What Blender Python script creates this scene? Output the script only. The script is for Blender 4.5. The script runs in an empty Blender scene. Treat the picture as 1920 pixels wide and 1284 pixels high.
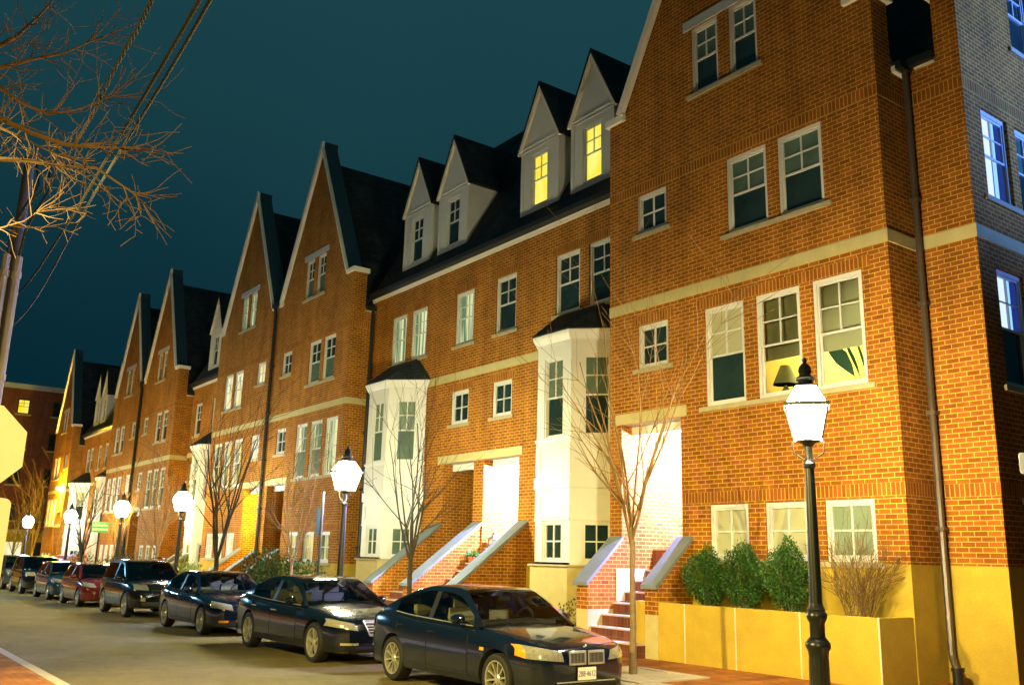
import bpy, bmesh, math, random
from mathutils import Vector, Matrix
from mathutils.bvhtree import BVHTree
random.seed(7)
rad=math.radians
S=bpy.context.scene
COL=S.collection
def gz(x): return -0.006*max(0.0,-8-x)          # the street falls gently away from the camera
# ------------------------------------------------------------------ materials
def mat(name):
    m=bpy.data.materials.new(name); m.use_nodes=True
    nt=m.node_tree; b=nt.nodes['Principled BSDF']
    return m,nt,b
def N(nt,t,**k):
    n=nt.nodes.new(t)
    for a,v in k.items():
        if a.startswith('i_'): n.inputs[a[2:].replace('_',' ')].default_value=v
        else: setattr(n,a,v)
    return n
def L(nt,a,b): nt.links.new(a,b)
def c4(c): return (c[0],c[1],c[2],1)
def simple(name,col,rough=.6,metal=0,noise=.12,nscale=6,bump=0,coat=0,spec=.5,bscale=60,grain=0):
    m,nt,b=mat(name)
    b.inputs['Roughness'].default_value=rough; b.inputs['Metallic'].default_value=metal
    b.inputs['Coat Weight'].default_value=coat; b.inputs['Coat Roughness'].default_value=.04
    b.inputs['Specular IOR Level'].default_value=spec
    tc=N(nt,'ShaderNodeTexCoord')
    if noise:
        n=N(nt,'ShaderNodeTexNoise'); n.inputs['Scale'].default_value=nscale; n.inputs['Detail'].default_value=8; n.inputs['Roughness'].default_value=.62
        L(nt,tc.outputs['Object'],n.inputs['Vector'])
        mr=N(nt,'ShaderNodeMapRange'); mr.inputs['To Min'].default_value=1-noise*1.6; mr.inputs['To Max'].default_value=1+noise*1.6
        L(nt,n.outputs['Fac'],mr.inputs['Value'])
        mx=N(nt,'ShaderNodeVectorMath',operation='SCALE'); mx.inputs[0].default_value=col
        if grain:
            n5=N(nt,'ShaderNodeTexNoise'); n5.inputs['Scale'].default_value=55; n5.inputs['Detail'].default_value=3; L(nt,tc.outputs['Object'],n5.inputs['Vector'])
            n6=N(nt,'ShaderNodeTexNoise'); n6.inputs['Scale'].default_value=2.7; n6.inputs['Detail'].default_value=9; n6.inputs['Roughness'].default_value=.75; L(nt,tc.outputs['Object'],n6.inputs['Vector'])
            a5=N(nt,'ShaderNodeMapRange'); a5.inputs['From Min'].default_value=.3; a5.inputs['From Max'].default_value=.7; a5.inputs['To Min'].default_value=1-grain; a5.inputs['To Max'].default_value=1+grain; L(nt,n5.outputs['Fac'],a5.inputs['Value'])
            a6=N(nt,'ShaderNodeMapRange'); a6.inputs['From Min'].default_value=.3; a6.inputs['From Max'].default_value=.62; a6.inputs['To Min'].default_value=1-grain*.9; a6.inputs['To Max'].default_value=1+grain*.3; L(nt,n6.outputs['Fac'],a6.inputs['Value'])
            m5=N(nt,'ShaderNodeMath',operation='MULTIPLY'); L(nt,a5.outputs[0],m5.inputs[0]); L(nt,a6.outputs[0],m5.inputs[1])
            m6=N(nt,'ShaderNodeMath',operation='MULTIPLY'); L(nt,mr.outputs[0],m6.inputs[0]); L(nt,m5.outputs[0],m6.inputs[1]); L(nt,m6.outputs[0],mx.inputs['Scale'])
        else: L(nt,mr.outputs[0],mx.inputs['Scale'])
        L(nt,mx.outputs[0],b.inputs['Base Color'])
    else: b.inputs['Base Color'].default_value=c4(col)
    if bump:
        n2=N(nt,'ShaderNodeTexNoise'); n2.inputs['Scale'].default_value=bscale; n2.inputs['Detail'].default_value=4
        L(nt,tc.outputs['Object'],n2.inputs['Vector'])
        bp=N(nt,'ShaderNodeBump'); bp.inputs['Strength'].default_value=bump; bp.inputs['Distance'].default_value=.02
        L(nt,n2.outputs['Fac'],bp.inputs['Height']); L(nt,bp.outputs[0],b.inputs['Normal'])
    return m
def brick(name,ca,cb,mortar,w=.2134,h=.0813,ms=.0065,off=.5,rough=.85,stain=.22,bump=.5):
    m,nt,b=mat(name); b.inputs['Roughness'].default_value=rough; b.inputs['Specular IOR Level'].default_value=.15
    uv=N(nt,'ShaderNodeUVMap'); br=N(nt,'ShaderNodeTexBrick')
    br.offset=off; br.inputs['Scale'].default_value=1; br.inputs['Brick Width'].default_value=w; br.inputs['Row Height'].default_value=h
    br.inputs['Mortar Size'].default_value=ms; br.inputs['Mortar Smooth'].default_value=.15; br.inputs['Bias'].default_value=-.1
    br.inputs['Color1'].default_value=c4(ca); br.inputs['Color2'].default_value=c4(cb); br.inputs['Mortar'].default_value=c4(mortar)
    L(nt,uv.outputs[0],br.inputs['Vector'])
    tc=N(nt,'ShaderNodeTexCoord'); n=N(nt,'ShaderNodeTexNoise'); n.inputs['Scale'].default_value=.9; n.inputs['Detail'].default_value=6; n.inputs['Roughness'].default_value=.65
    L(nt,tc.outputs['Object'],n.inputs['Vector'])
    mr=N(nt,'ShaderNodeMapRange'); mr.inputs['From Min'].default_value=.3; mr.inputs['From Max'].default_value=.7
    mr.inputs['To Min'].default_value=1-stain; mr.inputs['To Max'].default_value=1+stain
    L(nt,n.outputs['Fac'],mr.inputs['Value'])
    sc=N(nt,'ShaderNodeVectorMath',operation='SCALE'); L(nt,br.outputs['Color'],sc.inputs[0]); L(nt,mr.outputs[0],sc.inputs['Scale'])
    n3=N(nt,'ShaderNodeTexNoise'); n3.inputs['Scale'].default_value=38; L(nt,uv.outputs[0],n3.inputs['Vector'])
    mr3=N(nt,'ShaderNodeMapRange'); mr3.inputs['To Min'].default_value=.72; mr3.inputs['To Max'].default_value=1.28; L(nt,n3.outputs['Fac'],mr3.inputs['Value'])
    sc2=N(nt,'ShaderNodeVectorMath',operation='SCALE'); L(nt,sc.outputs[0],sc2.inputs[0]); L(nt,mr3.outputs[0],sc2.inputs['Scale'])
    sp=N(nt,'ShaderNodeSeparateXYZ'); L(nt,uv.outputs[0],sp.inputs[0])
    def mth(op,a,b_):
        q=N(nt,'ShaderNodeMath',operation=op)
        for i,v in enumerate((a,b_)):
            if v is None: continue
            if isinstance(v,(int,float)): q.inputs[i].default_value=v
            else: L(nt,v,q.inputs[i])
        return q.outputs[0]
    row=mth('FLOOR',mth('DIVIDE',sp.outputs['Y'],h),None); par=mth('SUBTRACT',1,mth('FLOORED_MODULO',row,2))
    colm=mth('FLOOR',mth('DIVIDE',mth('ADD',sp.outputs['X'],mth('MULTIPLY',par,off*w)),w),None)
    cb_=N(nt,'ShaderNodeCombineXYZ'); L(nt,colm,cb_.inputs[0]); L(nt,row,cb_.inputs[1])
    wn=N(nt,'ShaderNodeTexWhiteNoise',noise_dimensions='2D'); L(nt,cb_.outputs[0],wn.inputs['Vector'])
    mw=N(nt,'ShaderNodeMapRange'); mw.inputs['To Min'].default_value=.84; mw.inputs['To Max'].default_value=1.16; L(nt,wn.outputs['Value'],mw.inputs['Value'])
    mp=N(nt,'ShaderNodeMapping'); mp.inputs['Scale'].default_value=(2.6,.22,1); L(nt,uv.outputs[0],mp.inputs['Vector'])
    ns=N(nt,'ShaderNodeTexNoise'); ns.inputs['Scale'].default_value=1.2; ns.inputs['Detail'].default_value=5; L(nt,mp.outputs[0],ns.inputs['Vector'])
    ms_=N(nt,'ShaderNodeMapRange'); ms_.inputs['From Min'].default_value=.35; ms_.inputs['From Max'].default_value=.7; ms_.inputs['To Min'].default_value=.80; ms_.inputs['To Max'].default_value=1.12; L(nt,ns.outputs['Fac'],ms_.inputs['Value'])
    # mortar keeps its own tone: the per brick factor fades out on the joints
    mixf=N(nt,'ShaderNodeMix',data_type='FLOAT'); L(nt,br.outputs['Fac'],mixf.inputs['Factor']); L(nt,mw.outputs[0],mixf.inputs['A']); mixf.inputs['B'].default_value=1
    tot=mth('MULTIPLY',mixf.outputs['Result'],ms_.outputs[0])
    sc3=N(nt,'ShaderNodeVectorMath',operation='SCALE'); L(nt,sc2.outputs[0],sc3.inputs[0]); L(nt,tot,sc3.inputs['Scale'])
    L(nt,sc3.outputs[0],b.inputs['Base Color'])
    inv=N(nt,'ShaderNodeMath',operation='SUBTRACT'); inv.inputs[0].default_value=1; L(nt,br.outputs['Fac'],inv.inputs[1])
    bp=N(nt,'ShaderNodeBump'); bp.inputs['Strength'].default_value=bump; bp.inputs['Distance'].default_value=.006
    L(nt,inv.outputs[0],bp.inputs['Height']); L(nt,bp.outputs[0],b.inputs['Normal'])
    return m
def emis(name,col,st,col2=None,scale=3,stretch=(1,1,1),lo=.35,hi=.65):
    m,nt,b=mat(name); b.inputs['Base Color'].default_value=(.02,.02,.02,1); b.inputs['Roughness'].default_value=.08
    b.inputs['Emission Strength'].default_value=st
    if col2 is None: b.inputs['Emission Color'].default_value=c4(col)
    else:
        uv=N(nt,'ShaderNodeUVMap'); mp=N(nt,'ShaderNodeMapping'); mp.inputs['Scale'].default_value=stretch; L(nt,uv.outputs[0],mp.inputs['Vector'])
        n=N(nt,'ShaderNodeTexNoise'); n.inputs['Scale'].default_value=scale; n.inputs['Detail'].default_value=2; L(nt,mp.outputs[0],n.inputs['Vector'])
        cr=N(nt,'ShaderNodeValToRGB'); cr.color_ramp.elements[0].position=lo; cr.color_ramp.elements[1].position=hi
        cr.color_ramp.elements[0].color=c4(col); cr.color_ramp.elements[1].color=c4(col2)
        L(nt,n.outputs['Fac'],cr.inputs['Fac']); L(nt,cr.outputs['Color'],b.inputs['Emission Color'])
    return m
def clear(name,tint=(.9,.95,.92),refl=1.0):
    m=bpy.data.materials.new(name); m.use_nodes=True; nt=m.node_tree; nt.nodes.clear()
    o=N(nt,'ShaderNodeOutputMaterial'); t=N(nt,'ShaderNodeBsdfTransparent'); t.inputs[0].default_value=c4(tint)
    g=N(nt,'ShaderNodeBsdfGlossy'); g.inputs['Roughness'].default_value=.02
    fr=N(nt,'ShaderNodeFresnel'); fr.inputs['IOR'].default_value=1.5
    mu=N(nt,'ShaderNodeMath',operation='MULTIPLY'); mu.inputs[1].default_value=refl; L(nt,fr.outputs[0],mu.inputs[0])
    mx=N(nt,'ShaderNodeMixShader'); L(nt,mu.outputs[0],mx.inputs[0]); L(nt,t.outputs[0],mx.inputs[1]); L(nt,g.outputs[0],mx.inputs[2]); L(nt,mx.outputs[0],o.inputs[0])
    return m
def paver(name,ca,cb,mort):
    return brick(name,ca,cb,mort,w=.21,h=.105,ms=.004,stain=.3,bump=.3)
M={}
M['brick']=brick('red_brick',(.325,.098,.011),(.245,.070,.008),(.54,.385,.065))
M['soldier']=brick('soldier_brick',(.31,.092,.011),(.235,.066,.008),(.54,.385,.065),w=.0813,h=.2134,off=0)
M['brick_far']=brick('old_brick',(.20,.055,.03),(.15,.04,.025),(.22,.16,.11))
M['band']=simple('cast_stone',(.46,.39,.17),.8,noise=.16,nscale=4,bump=.25)
M['sill']=simple('sill_stone',(.38,.33,.18),.8,noise=.2,nscale=5,bump=.2)
M['grey_stone']=simple('grey_stone',(.42,.46,.46),.75,noise=.12,bump=.2)
M['bluestone']=simple('bluestone',(.15,.18,.185),.6,noise=.2,nscale=3,bump=.15)
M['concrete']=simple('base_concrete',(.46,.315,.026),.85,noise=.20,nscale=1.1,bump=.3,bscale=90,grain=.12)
M['joint']=simple('joint_concrete',(.66,.58,.40),.85,noise=.1)
M['white']=simple('white_paint',(.62,.62,.57),.45,noise=.09,nscale=1.6)
M['cream']=simple('cream_trim',(.74,.70,.58),.5,noise=.06,nscale=2)
M['coping']=simple('metal_coping',(.82,.78,.66),.4,noise=.12,nscale=2)
M['coping_top']=simple('dark_coping',(.035,.065,.08),.35,metal=.4,noise=.2,nscale=2)
M['roof']=brick('slate_roof',(.030,.040,.042),(.018,.026,.030),(.008,.012,.014),w=.25,h=.14,ms=.008,stain=.5,bump=.6,rough=.7)
M['gutter']=simple('dark_metal',(.022,.028,.028),.4,metal=.4,noise=.2)
M['pipe']=simple('pipe_metal',(.10,.075,.05),.45,metal=.3,noise=.25,nscale=3)
M['black']=simple('black_iron',(.012,.014,.014),.32,noise=.2,nscale=9,spec=.6)
M['door']=simple('door_paint',(.10,.02,.015),.4,noise=.1)
M['soil']=simple('soil',(.02,.014,.008),.95,noise=.5,nscale=20,bump=.8)
M['glass']=simple('dark_pane',(.016,.034,.033),.05,noise=.6,nscale=.9,spec=.6)  # mottled teal base colour imitates uneven reflections in the glass
M['blind']=simple('blind_pane',(.19,.25,.17),.12,noise=.2,nscale=1.2,coat=.6)
M['blind_dim']=simple('dim_blind_pane',(.09,.14,.10),.1,noise=.5,nscale=1.3,coat=.6)
M['blind_pale']=simple('pale_blind',(.40,.39,.24),.3,noise=.08,nscale=1.5)
M['clear']=clear('clear_pane')
M['lit_yellow']=emis('lit_yellow_pane',(.98,.72,.0),1.05,(1,.97,.22),1.6,(1,.5,1),.35,.7)
M['lit_dim']=emis('lit_dim_pane',(.10,.13,.03),1.0,(1.0,.78,.25),2.4,(2.2,.25,1),.42,.62)
M['lit_pale']=emis('lit_pale_pane',(.75,.60,.18),1.0,(1.0,.95,.62),1.4,(1.6,.4,1),.3,.6)
M['lit_curtain']=emis('lit_curtain_pane',(.12,.20,.10),1.0,(.85,.85,.45),2.0,(3.2,.12,1),.45,.6)
M['blue_glow']=emis('blue_glow_pane',(.02,.05,.35),1.0)
_m=M['blue_glow']; _nt=_m.node_tree; _uv=N(_nt,'ShaderNodeUVMap'); _s=N(_nt,'ShaderNodeSeparateXYZ'); L(_nt,_uv.outputs[0],_s.inputs[0])
_r=N(_nt,'ShaderNodeMapRange'); _r.inputs['From Min'].default_value=15.0; _r.inputs['From Max'].default_value=16.0; L(_nt,_s.outputs['X'],_r.inputs['Value'])
_c=N(_nt,'ShaderNodeValToRGB'); _c.color_ramp.interpolation='CONSTANT'; _e=_c.color_ramp.elements
_e[0].position=0; _e[0].color=(.75,.95,1.2,1); _e[1].position=.46; _e[1].color=(.03,.06,.5,1)
for _p,_k in ((.50,(.35,.75,1.1,1)),(.64,(.012,.03,.22,1))):
    _x=_e.new(_p); _x.color=_k
L(_nt,_r.outputs[0],_c.inputs['Fac']); L(_nt,_c.outputs['Color'],_nt.nodes['Principled BSDF'].inputs['Emission Color'])
M['asphalt']=simple('asphalt',(.138,.108,.026),.8,noise=.30,nscale=.45,bump=.6,bscale=140,grain=.38)
M['kerb']=simple('granite_kerb',(.40,.36,.28),.8,noise=.15,nscale=5,bump=.3)
M['paver']=paver('brick_paver',(.36,.13,.025),(.27,.09,.02),(.15,.10,.04))
M['walk']=simple('walk_concrete',(.42,.37,.28),.85,noise=.15,nscale=3,bump=.25)
M['step']=brick('step_brick',(.17,.05,.03),(.13,.04,.025),(.16,.10,.07),w=.105,h=.21,off=0)
M['nosing']=simple('stone_nosing',(.50,.36,.28),.7,noise=.15)
M['bark']=simple('bark',(.17,.115,.055),.85,noise=.35,nscale=14,bump=.5)
M['bark_dark']=simple('dark_bark',(.06,.05,.035),.85,noise=.35,nscale=14,bump=.5)
M['twig']=simple('twig_bark',(.145,.08,.024),.8,noise=.3,nscale=10)
def leafm(name,a,b_):
    m,nt,b=mat(name); b.inputs['Roughness'].default_value=.5
    g=N(nt,'ShaderNodeNewGeometry'); cr=N(nt,'ShaderNodeValToRGB'); cr.color_ramp.elements[0].color=c4(a); cr.color_ramp.elements[1].color=c4(b_)
    L(nt,g.outputs['Random Per Island'],cr.inputs['Fac']); L(nt,cr.outputs['Color'],b.inputs['Base Color'])
    return m
M['leaf']=leafm('box_leaf',(.008,.042,.006),(.055,.16,.018))
M['leaf_bright']=leafm('hedge_leaf',(.04,.12,.015),(.13,.26,.04))
M['leaf_dark']=leafm('dark_leaf',(.010,.035,.012),(.04,.09,.025))
M['steel']=simple('galvanised_steel',(.55,.55,.50),.45,metal=.5,noise=.1)
M['alu']=simple('sign_aluminium',(.72,.70,.58),.55,noise=.05)
M['conduit']=simple('grey_conduit',(.26,.25,.22),.6,noise=.15)
M['wood']=simple('pole_wood',(.06,.06,.055),.85,noise=.3,nscale=9)
M['cable_dark']=simple('cable_dark',(.015,.018,.018),.9,noise=.2)
M['cable']=simple('cable_grey',(.06,.075,.065),.9,noise=.25,nscale=12)
M['green_sign']=simple('green_sign',(.01,.32,.10),.4,noise=.03)
M['sign_white']=simple('sign_white',(.82,.82,.74),.45,noise=.03)
M['terracotta']=simple('terracotta',(.45,.12,.04),.7,noise=.15)
M['room_wall']=simple('room_wall',(.80,.58,.16),.8,noise=.05)
M['shade']=simple('lamp_shade_cloth',(.20,.22,.12),.8,noise=.1)
M['leaf_big']=simple('banana_leaf',(.006,.06,.05),.5,noise=.2)
# ------------------------------------------------------------------ mesh builder
class Fr:
    def __init__(s,o,U,Nn): s.o=o; s.U=U; s.N=Nn
    def __call__(s,p):
        u,d,z=p
        return (s.o[0]+u*s.U[0]+d*s.N[0], s.o[1]+u*s.U[1]+d*s.N[1], z)
def FRONT(y): return Fr((0,y),(1,0),(0,-1))
def SIDE(x): return Fr((x,0),(0,1),(1,0))
W0=lambda p:p
class MB:
    def __init__(s,fr=None): s.v=[]; s.f=[]; s.mi=[]; s.sm=[]; s.k={}; s.fr=fr or W0
    def vid(s,p):
        q=s.fr(tuple(p)); k=(round(q[0],4),round(q[1],4),round(q[2],4))
        i=s.k.get(k)
        if i is None: i=len(s.v); s.k[k]=i; s.v.append(q)
        return i
    def face(s,pts,m=0,sm=False):
        ids=[s.vid(p) for p in pts]; out=[]
        for i in ids:
            if i not in out: out.append(i)
        if len(out)>=3: s.f.append(out); s.mi.append(m); s.sm.append(sm)
    def box(s,a,b,m=0):
        x0,y0,z0=[min(a[i],b[i]) for i in range(3)]; x1,y1,z1=[max(a[i],b[i]) for i in range(3)]
        P=[(x0,y0,z0),(x1,y0,z0),(x1,y1,z0),(x0,y1,z0),(x0,y0,z1),(x1,y0,z1),(x1,y1,z1),(x0,y1,z1)]
        for q in ((0,3,2,1),(4,5,6,7),(0,1,5,4),(1,2,6,5),(2,3,7,6),(3,0,4,7)): s.face([P[i] for i in q],m)
    def extrude(s,poly,vec,m=0,caps=True):
        a=[Vector(p) for p in poly]; b=[p+Vector(vec) for p in a]; n=len(a)
        if caps: s.face(a[::-1],m); s.face(b,m)
        for i in range(n): j=(i+1)%n; s.face([a[i],a[j],b[j],b[i]],m)
    def tube(s,path,rads,n=6,m=0,cap=True,sm=True):
        P=[Vector(p) for p in path]; rings=[]
        if not isinstance(rads,(list,tuple)): rads=[rads]*len(P)
        prev=None
        for i,p in enumerate(P):
            t=(P[min(i+1,len(P)-1)]-P[max(i-1,0)])
            if t.length<1e-9: t=Vector((0,0,1))
            t.normalize()
            if prev is None:
                a=Vector((1,0,0)) if abs(t.x)<.8 else Vector((0,1,0))
                u=t.cross(a).normalized()
            else:
                u=(prev-t*prev.dot(t))
                u=u.normalized() if u.length>1e-6 else t.cross(Vector((.3,.5,.8))).normalized()
            prev=u; w=t.cross(u)
            rings.append([p+(u*math.cos(2*math.pi*k/n)+w*math.sin(2*math.pi*k/n))*rads[i] for k in range(n)])
        for i in range(len(rings)-1):
            for k in range(n):
                j=(k+1)%n; s.face([rings[i][k],rings[i][j],rings[i+1][j],rings[i+1][k]],m,sm)
        if cap: s.face(rings[0][::-1],m); s.face(rings[-1],m)
    def lathe(s,prof,c=(0,0,0),n=16,m=0,sm=True,axis='z',caps=True):
        R_=[]
        for r,h in prof:
            ring=[]
            for k in range(n):
                a=2*math.pi*(k+.5)/n
                if axis=='z': ring.append((c[0]+r*math.cos(a),c[1]+r*math.sin(a),c[2]+h))
                else: ring.append((c[0]+r*math.cos(a),c[1]+h,c[2]+r*math.sin(a)))
            R_.append(ring)
        for i in range(len(R_)-1):
            for k in range(n):
                j=(k+1)%n; s.face([R_[i][k],R_[i][j],R_[i+1][j],R_[i+1][k]],m,sm)
        if caps:
            if prof[0][0]>1e-4: s.face(R_[0][::-1],m)
            if prof[-1][0]>1e-4: s.face(R_[-1],m)
    def build(s,name,mats,parent=None,ang=38,origin=None):
        if not isinstance(mats,(list,tuple)): mats=[mats]
        o0=Vector((0,0,0))
        if parent is not None:
            o0=Vector(parent['_w'])
        elif origin is not None: o0=Vector(origin)
        me=bpy.data.meshes.new(name)
        me.from_pydata([(v[0]-o0.x,v[1]-o0.y,v[2]-o0.z) for v in s.v],[],s.f)
        for mm in mats: me.materials.append(mm)
        me.polygons.foreach_set('material_index',s.mi); me.polygons.foreach_set('use_smooth',s.sm)
        uv=me.uv_layers.new(name='UVMap'); ul=uv.data
        for p in me.polygons:
            n=p.normal
            if abs(n.z)>.85: f=lambda v:(v[0],v[1])
            else:
                h=math.hypot(n.x,n.y) or 1; tx,ty=-n.y/h,n.x/h
                if abs(n.z)>.2:
                    k=1/math.sqrt(max(.05,1-n.z*n.z)); f=lambda v,tx=tx,ty=ty,k=k:(v[0]*tx+v[1]*ty,v[2]*k)
                else: f=lambda v,tx=tx,ty=ty:(v[0]*tx+v[1]*ty,v[2])
            for li in p.loop_indices: ul[li].uv=f(s.v[me.loops[li].vertex_index])
        if any(s.sm): me.set_sharp_from_angle(angle=rad(ang))
        o=bpy.data.objects.new(name,me); COL.objects.link(o)
        if parent is not None: o.parent=parent; o['_w']=tuple(o0)
        else: o.location=o0; o['_w']=tuple(o0)
        return o
def tag(o,label,cat,group=None,kind=None):
    o['label']=label; o['category']=cat
    if group: o['group']=group
    if kind: o['kind']=kind
    return o
def thing(name,label,cat,loc=(0,0,0),group=None):
    o=bpy.data.objects.new(name,None); COL.objects.link(o); o.location=loc; o['_w']=tuple(loc)
    return tag(o,label,cat,group)
def struct(o): o['kind']='structure'; return o
def clip_poly(poly,hp):                          # keep a*u+b*z<=c
    a,b,c=hp; out=[]
    for i in range(len(poly)):
        p,q=poly[i],poly[(i+1)%len(poly)]
        fp=a*p[0]+b*p[1]-c; fq=a*q[0]+b*q[1]-c
        if fp<=0: out.append(p)
        if (fp<0<fq) or (fq<0<fp):
            t=fp/(fp-fq); out.append((p[0]+(q[0]-p[0])*t,p[1]+(q[1]-p[1])*t))
    return out
def wall_panel(mb,u0,u1,z0,z1,ops=(),reveal=.13,clips=(),zbase=None,mi=0,mbase=1,d=0):
    us=sorted({u0,u1,*[o[0] for o in ops],*[o[1] for o in ops]}); us=[u for u in us if u0-1e-6<=u<=u1+1e-6]
    zs=sorted({z0,z1,*[o[2] for o in ops],*[o[3] for o in ops],*([zbase] if zbase else [])}); zs=[z for z in zs if z0-1e-6<=z<=z1+1e-6]
    for i in range(len(us)-1):
        for j in range(len(zs)-1):
            cu,cz=(us[i]+us[i+1])/2,(zs[j]+zs[j+1])/2
            if any(o[0]<cu<o[1] and o[2]<cz<o[3] for o in ops): continue
            poly=[(us[i],zs[j]),(us[i+1],zs[j]),(us[i+1],zs[j+1]),(us[i],zs[j+1])]
            for h in clips: poly=clip_poly(poly,h) if poly else poly
            if len(poly)>=3: mb.face([(p[0],d,p[1]) for p in poly], mbase if (zbase and cz<zbase) else mi)
    for o in ops:
        if len(o)>4 and o[4]==0: continue
        a,b,c,e=o[:4]; r=d-reveal
        mb.face([(a,d,c),(a,d,e),(a,r,e),(a,r,c)],mi); mb.face([(b,d,c),(b,r,c),(b,r,e),(b,d,e)],mi)
        mb.face([(a,d,e),(b,d,e),(b,r,e),(a,r,e)],mi); mb.face([(a,d,c),(a,r,c),(b,r,c),(b,d,c)],mi)
WINPARTS=[0]
def window(parent,fr,u0,u1,z0,z1,kind='dh',pane='glass',upper=None,d=-.035,fw=.065,frame='white',blind=None,sub=False):
    """white timber window set into its opening: outer frame, sashes, glazing bars; pane is a child"""
    if u0>u1: u0,u1=u1,u0
    mb=MB(fr); b=d-.07
    mb.box((u0,b,z0),(u0+fw,d,z1)); mb.box((u1-fw,b,z0),(u1,d,z1)); mb.box((u0+fw,b,z1-fw*1.1),(u1-fw,d,z1)); mb.box((u0+fw,b,z0),(u1-fw,d,z0+fw*1.1))
    a0,a1,c0,c1=u0+fw,u1-fw,z0+fw*1.1,z1-fw*1.1; s=.038; d2=d-.022; d3=d-.04
    um=(a0+a1)/2
    if kind=='dh':
        zm=(c0+c1)/2
        for (q0,q1,dd) in ((zm-.02,c1,d2),(c0,zm+.02,d3)):
            mb.box((a0,b,q0),(a0+s,dd,q1)); mb.box((a1-s,b,q0),(a1,dd,q1)); mb.box((a0+s,b,q1-s),(a1-s,dd,q1)); mb.box((a0+s,b,q0),(a1-s,dd,q0+s))
        zz=(zm+c1)/2; t=.0125
        mb.box((um-t,b,zm+s-.02),(um+t,d2-.008,c1-s)); mb.box((a0+s,b,zz-t),(um-t,d2-.010,zz+t)); mb.box((um+t,b,zz-t),(a1-s,d2-.010,zz+t))
    else:
        zm=(c0+c1)/2; t=.015
        mb.box((a0,b,c0),(a0+s,d2,c1)); mb.box((a1-s,b,c0),(a1,d2,c1)); mb.box((a0+s,b,c1-s),(a1-s,d2,c1)); mb.box((a0+s,b,c0),(a1-s,d2,c0+s))
        mb.box((um-t,b,c0+s),(um+t,d2-.006,c1-s)); mb.box((a0+s,b,zm-t),(um-t,d2-.009,zm+t)); mb.box((um+t,b,zm-t),(a1-s,d2-.009,zm+t))
    w=mb.build('window',M[frame],parent)
    pm=MB(fr); pd=b+.012
    zs=(c0+c1)/2
    pm.face([(a0,pd,c0),(a1,pd,c0),(a1,pd,zs),(a0,pd,zs)],0); pm.face([(a0,pd,zs),(a1,pd,zs),(a1,pd,c1),(a0,pd,c1)],1)
    pm.build('pane',[M[pane],M[upper or pane]],parent if sub else w)
    if blind:
        bm=MB(fr); bm.box((a0-.02,b-.09,blind),(a1+.02,b-.08,z1)); bm.build('blind',M['blind_pale'],w)
    return w
def sill(parent,fr,u0,u1,z,h=.09,d=.045,name='sill',m='sill'):
    mb=MB(fr); mb.box((u0,-.14,z-h),(u1,d,z)); return mb.build(name,M[m],parent)
def soldier(parent,fr,u0,u1,z0,z1):
    mb=MB(fr)
    n=.004; mb.face([(u0,n,z0),(u1,n,z0),(u1,n,z1),(u0,n,z1)])
    mb.face([(u0,0,z0),(u0,n,z0),(u0,n,z1),(u0,0,z1)]); mb.face([(u1,0,z0),(u1,0,z1),(u1,n,z1),(u1,n,z0)]); mb.face([(u0,0,z1),(u0,n,z1),(u1,n,z1),(u1,0,z1)]); mb.face([(u0,0,z0),(u1,0,z0),(u1,n,z0),(u0,n,z0)])
    o=mb.build('soldier_course',M['soldier'],parent)
    uv=o.data.uv_layers[0].data
    for p in o.data.polygons:
        for li in p.loop_indices:
            x=uv[li].uv; uv[li].uv=(x[0],x[1]-z0+.0)
    return o
def bandbox(parent,fr,u0,u1,z0,z1,d=.02,name='string_course',m='band'):
    mb=MB(fr); mb.box((u0,-.05,z0),(u1,d,z1)); return mb.build(name,M[m],parent)
# ------------------------------------------------------------------ houses
def stoop(root,walls,flights,yf,zf,zt,y0,zl,ysteps,g,base_z=None,rise=.22,tread=.30):
    """brick side walls with sloping bluestone copings and a brick flight between them"""
    for (a,b) in walls:
        st=MB()
        prof=[(y0,g-.1),(yf,g-.1),(yf,zt-.08),(y0,zl-.08)]
        if base_z:
            st.extrude([(a-.0,y0,g-.1),(a,yf,g-.1),(a,yf,base_z),(a,y0,base_z)],(b-a,0,0),1)
            prof=[(y0,base_z),(yf,base_z),(yf,zt-.08),(y0,zl-.08)]
        st.extrude([(a,p[0],p[1]) for p in prof],(b-a,0,0),0)
        o=st.build('stair_wall',[M['brick'],M['band']],root)
        cp=MB(); sl=(zt-zl)/(yf-y0); e=.07
        cp.extrude([(a-.045,y0-e,zl-.08-e*sl),(a-.045,yf-.002,zt-.08),(a-.045,yf-.002,zt-.005),(a-.045,y0-e,zl-.005-e*sl)],(b-a+.09,0,0))
        cp.build('coping',M['bluestone'],o)
    for (a,b) in flights:
        sb=MB(); ns=MB(); n=int(round((zf-g-.15)/rise))
        for i in range(n):
            y=ysteps+tread*i; z=g+.15+rise*(i+1)
            sb.box((a,y,g),(b,yf+.9 if i==n-1 else y+tread,z-.03)); ns.box((a,y-.03,z-.03),(b,yf+.9 if i==n-1 else y+tread,z))
        sb.build('stair',M['step'],root); ns.build('nosing',M['nosing'],root)
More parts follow.
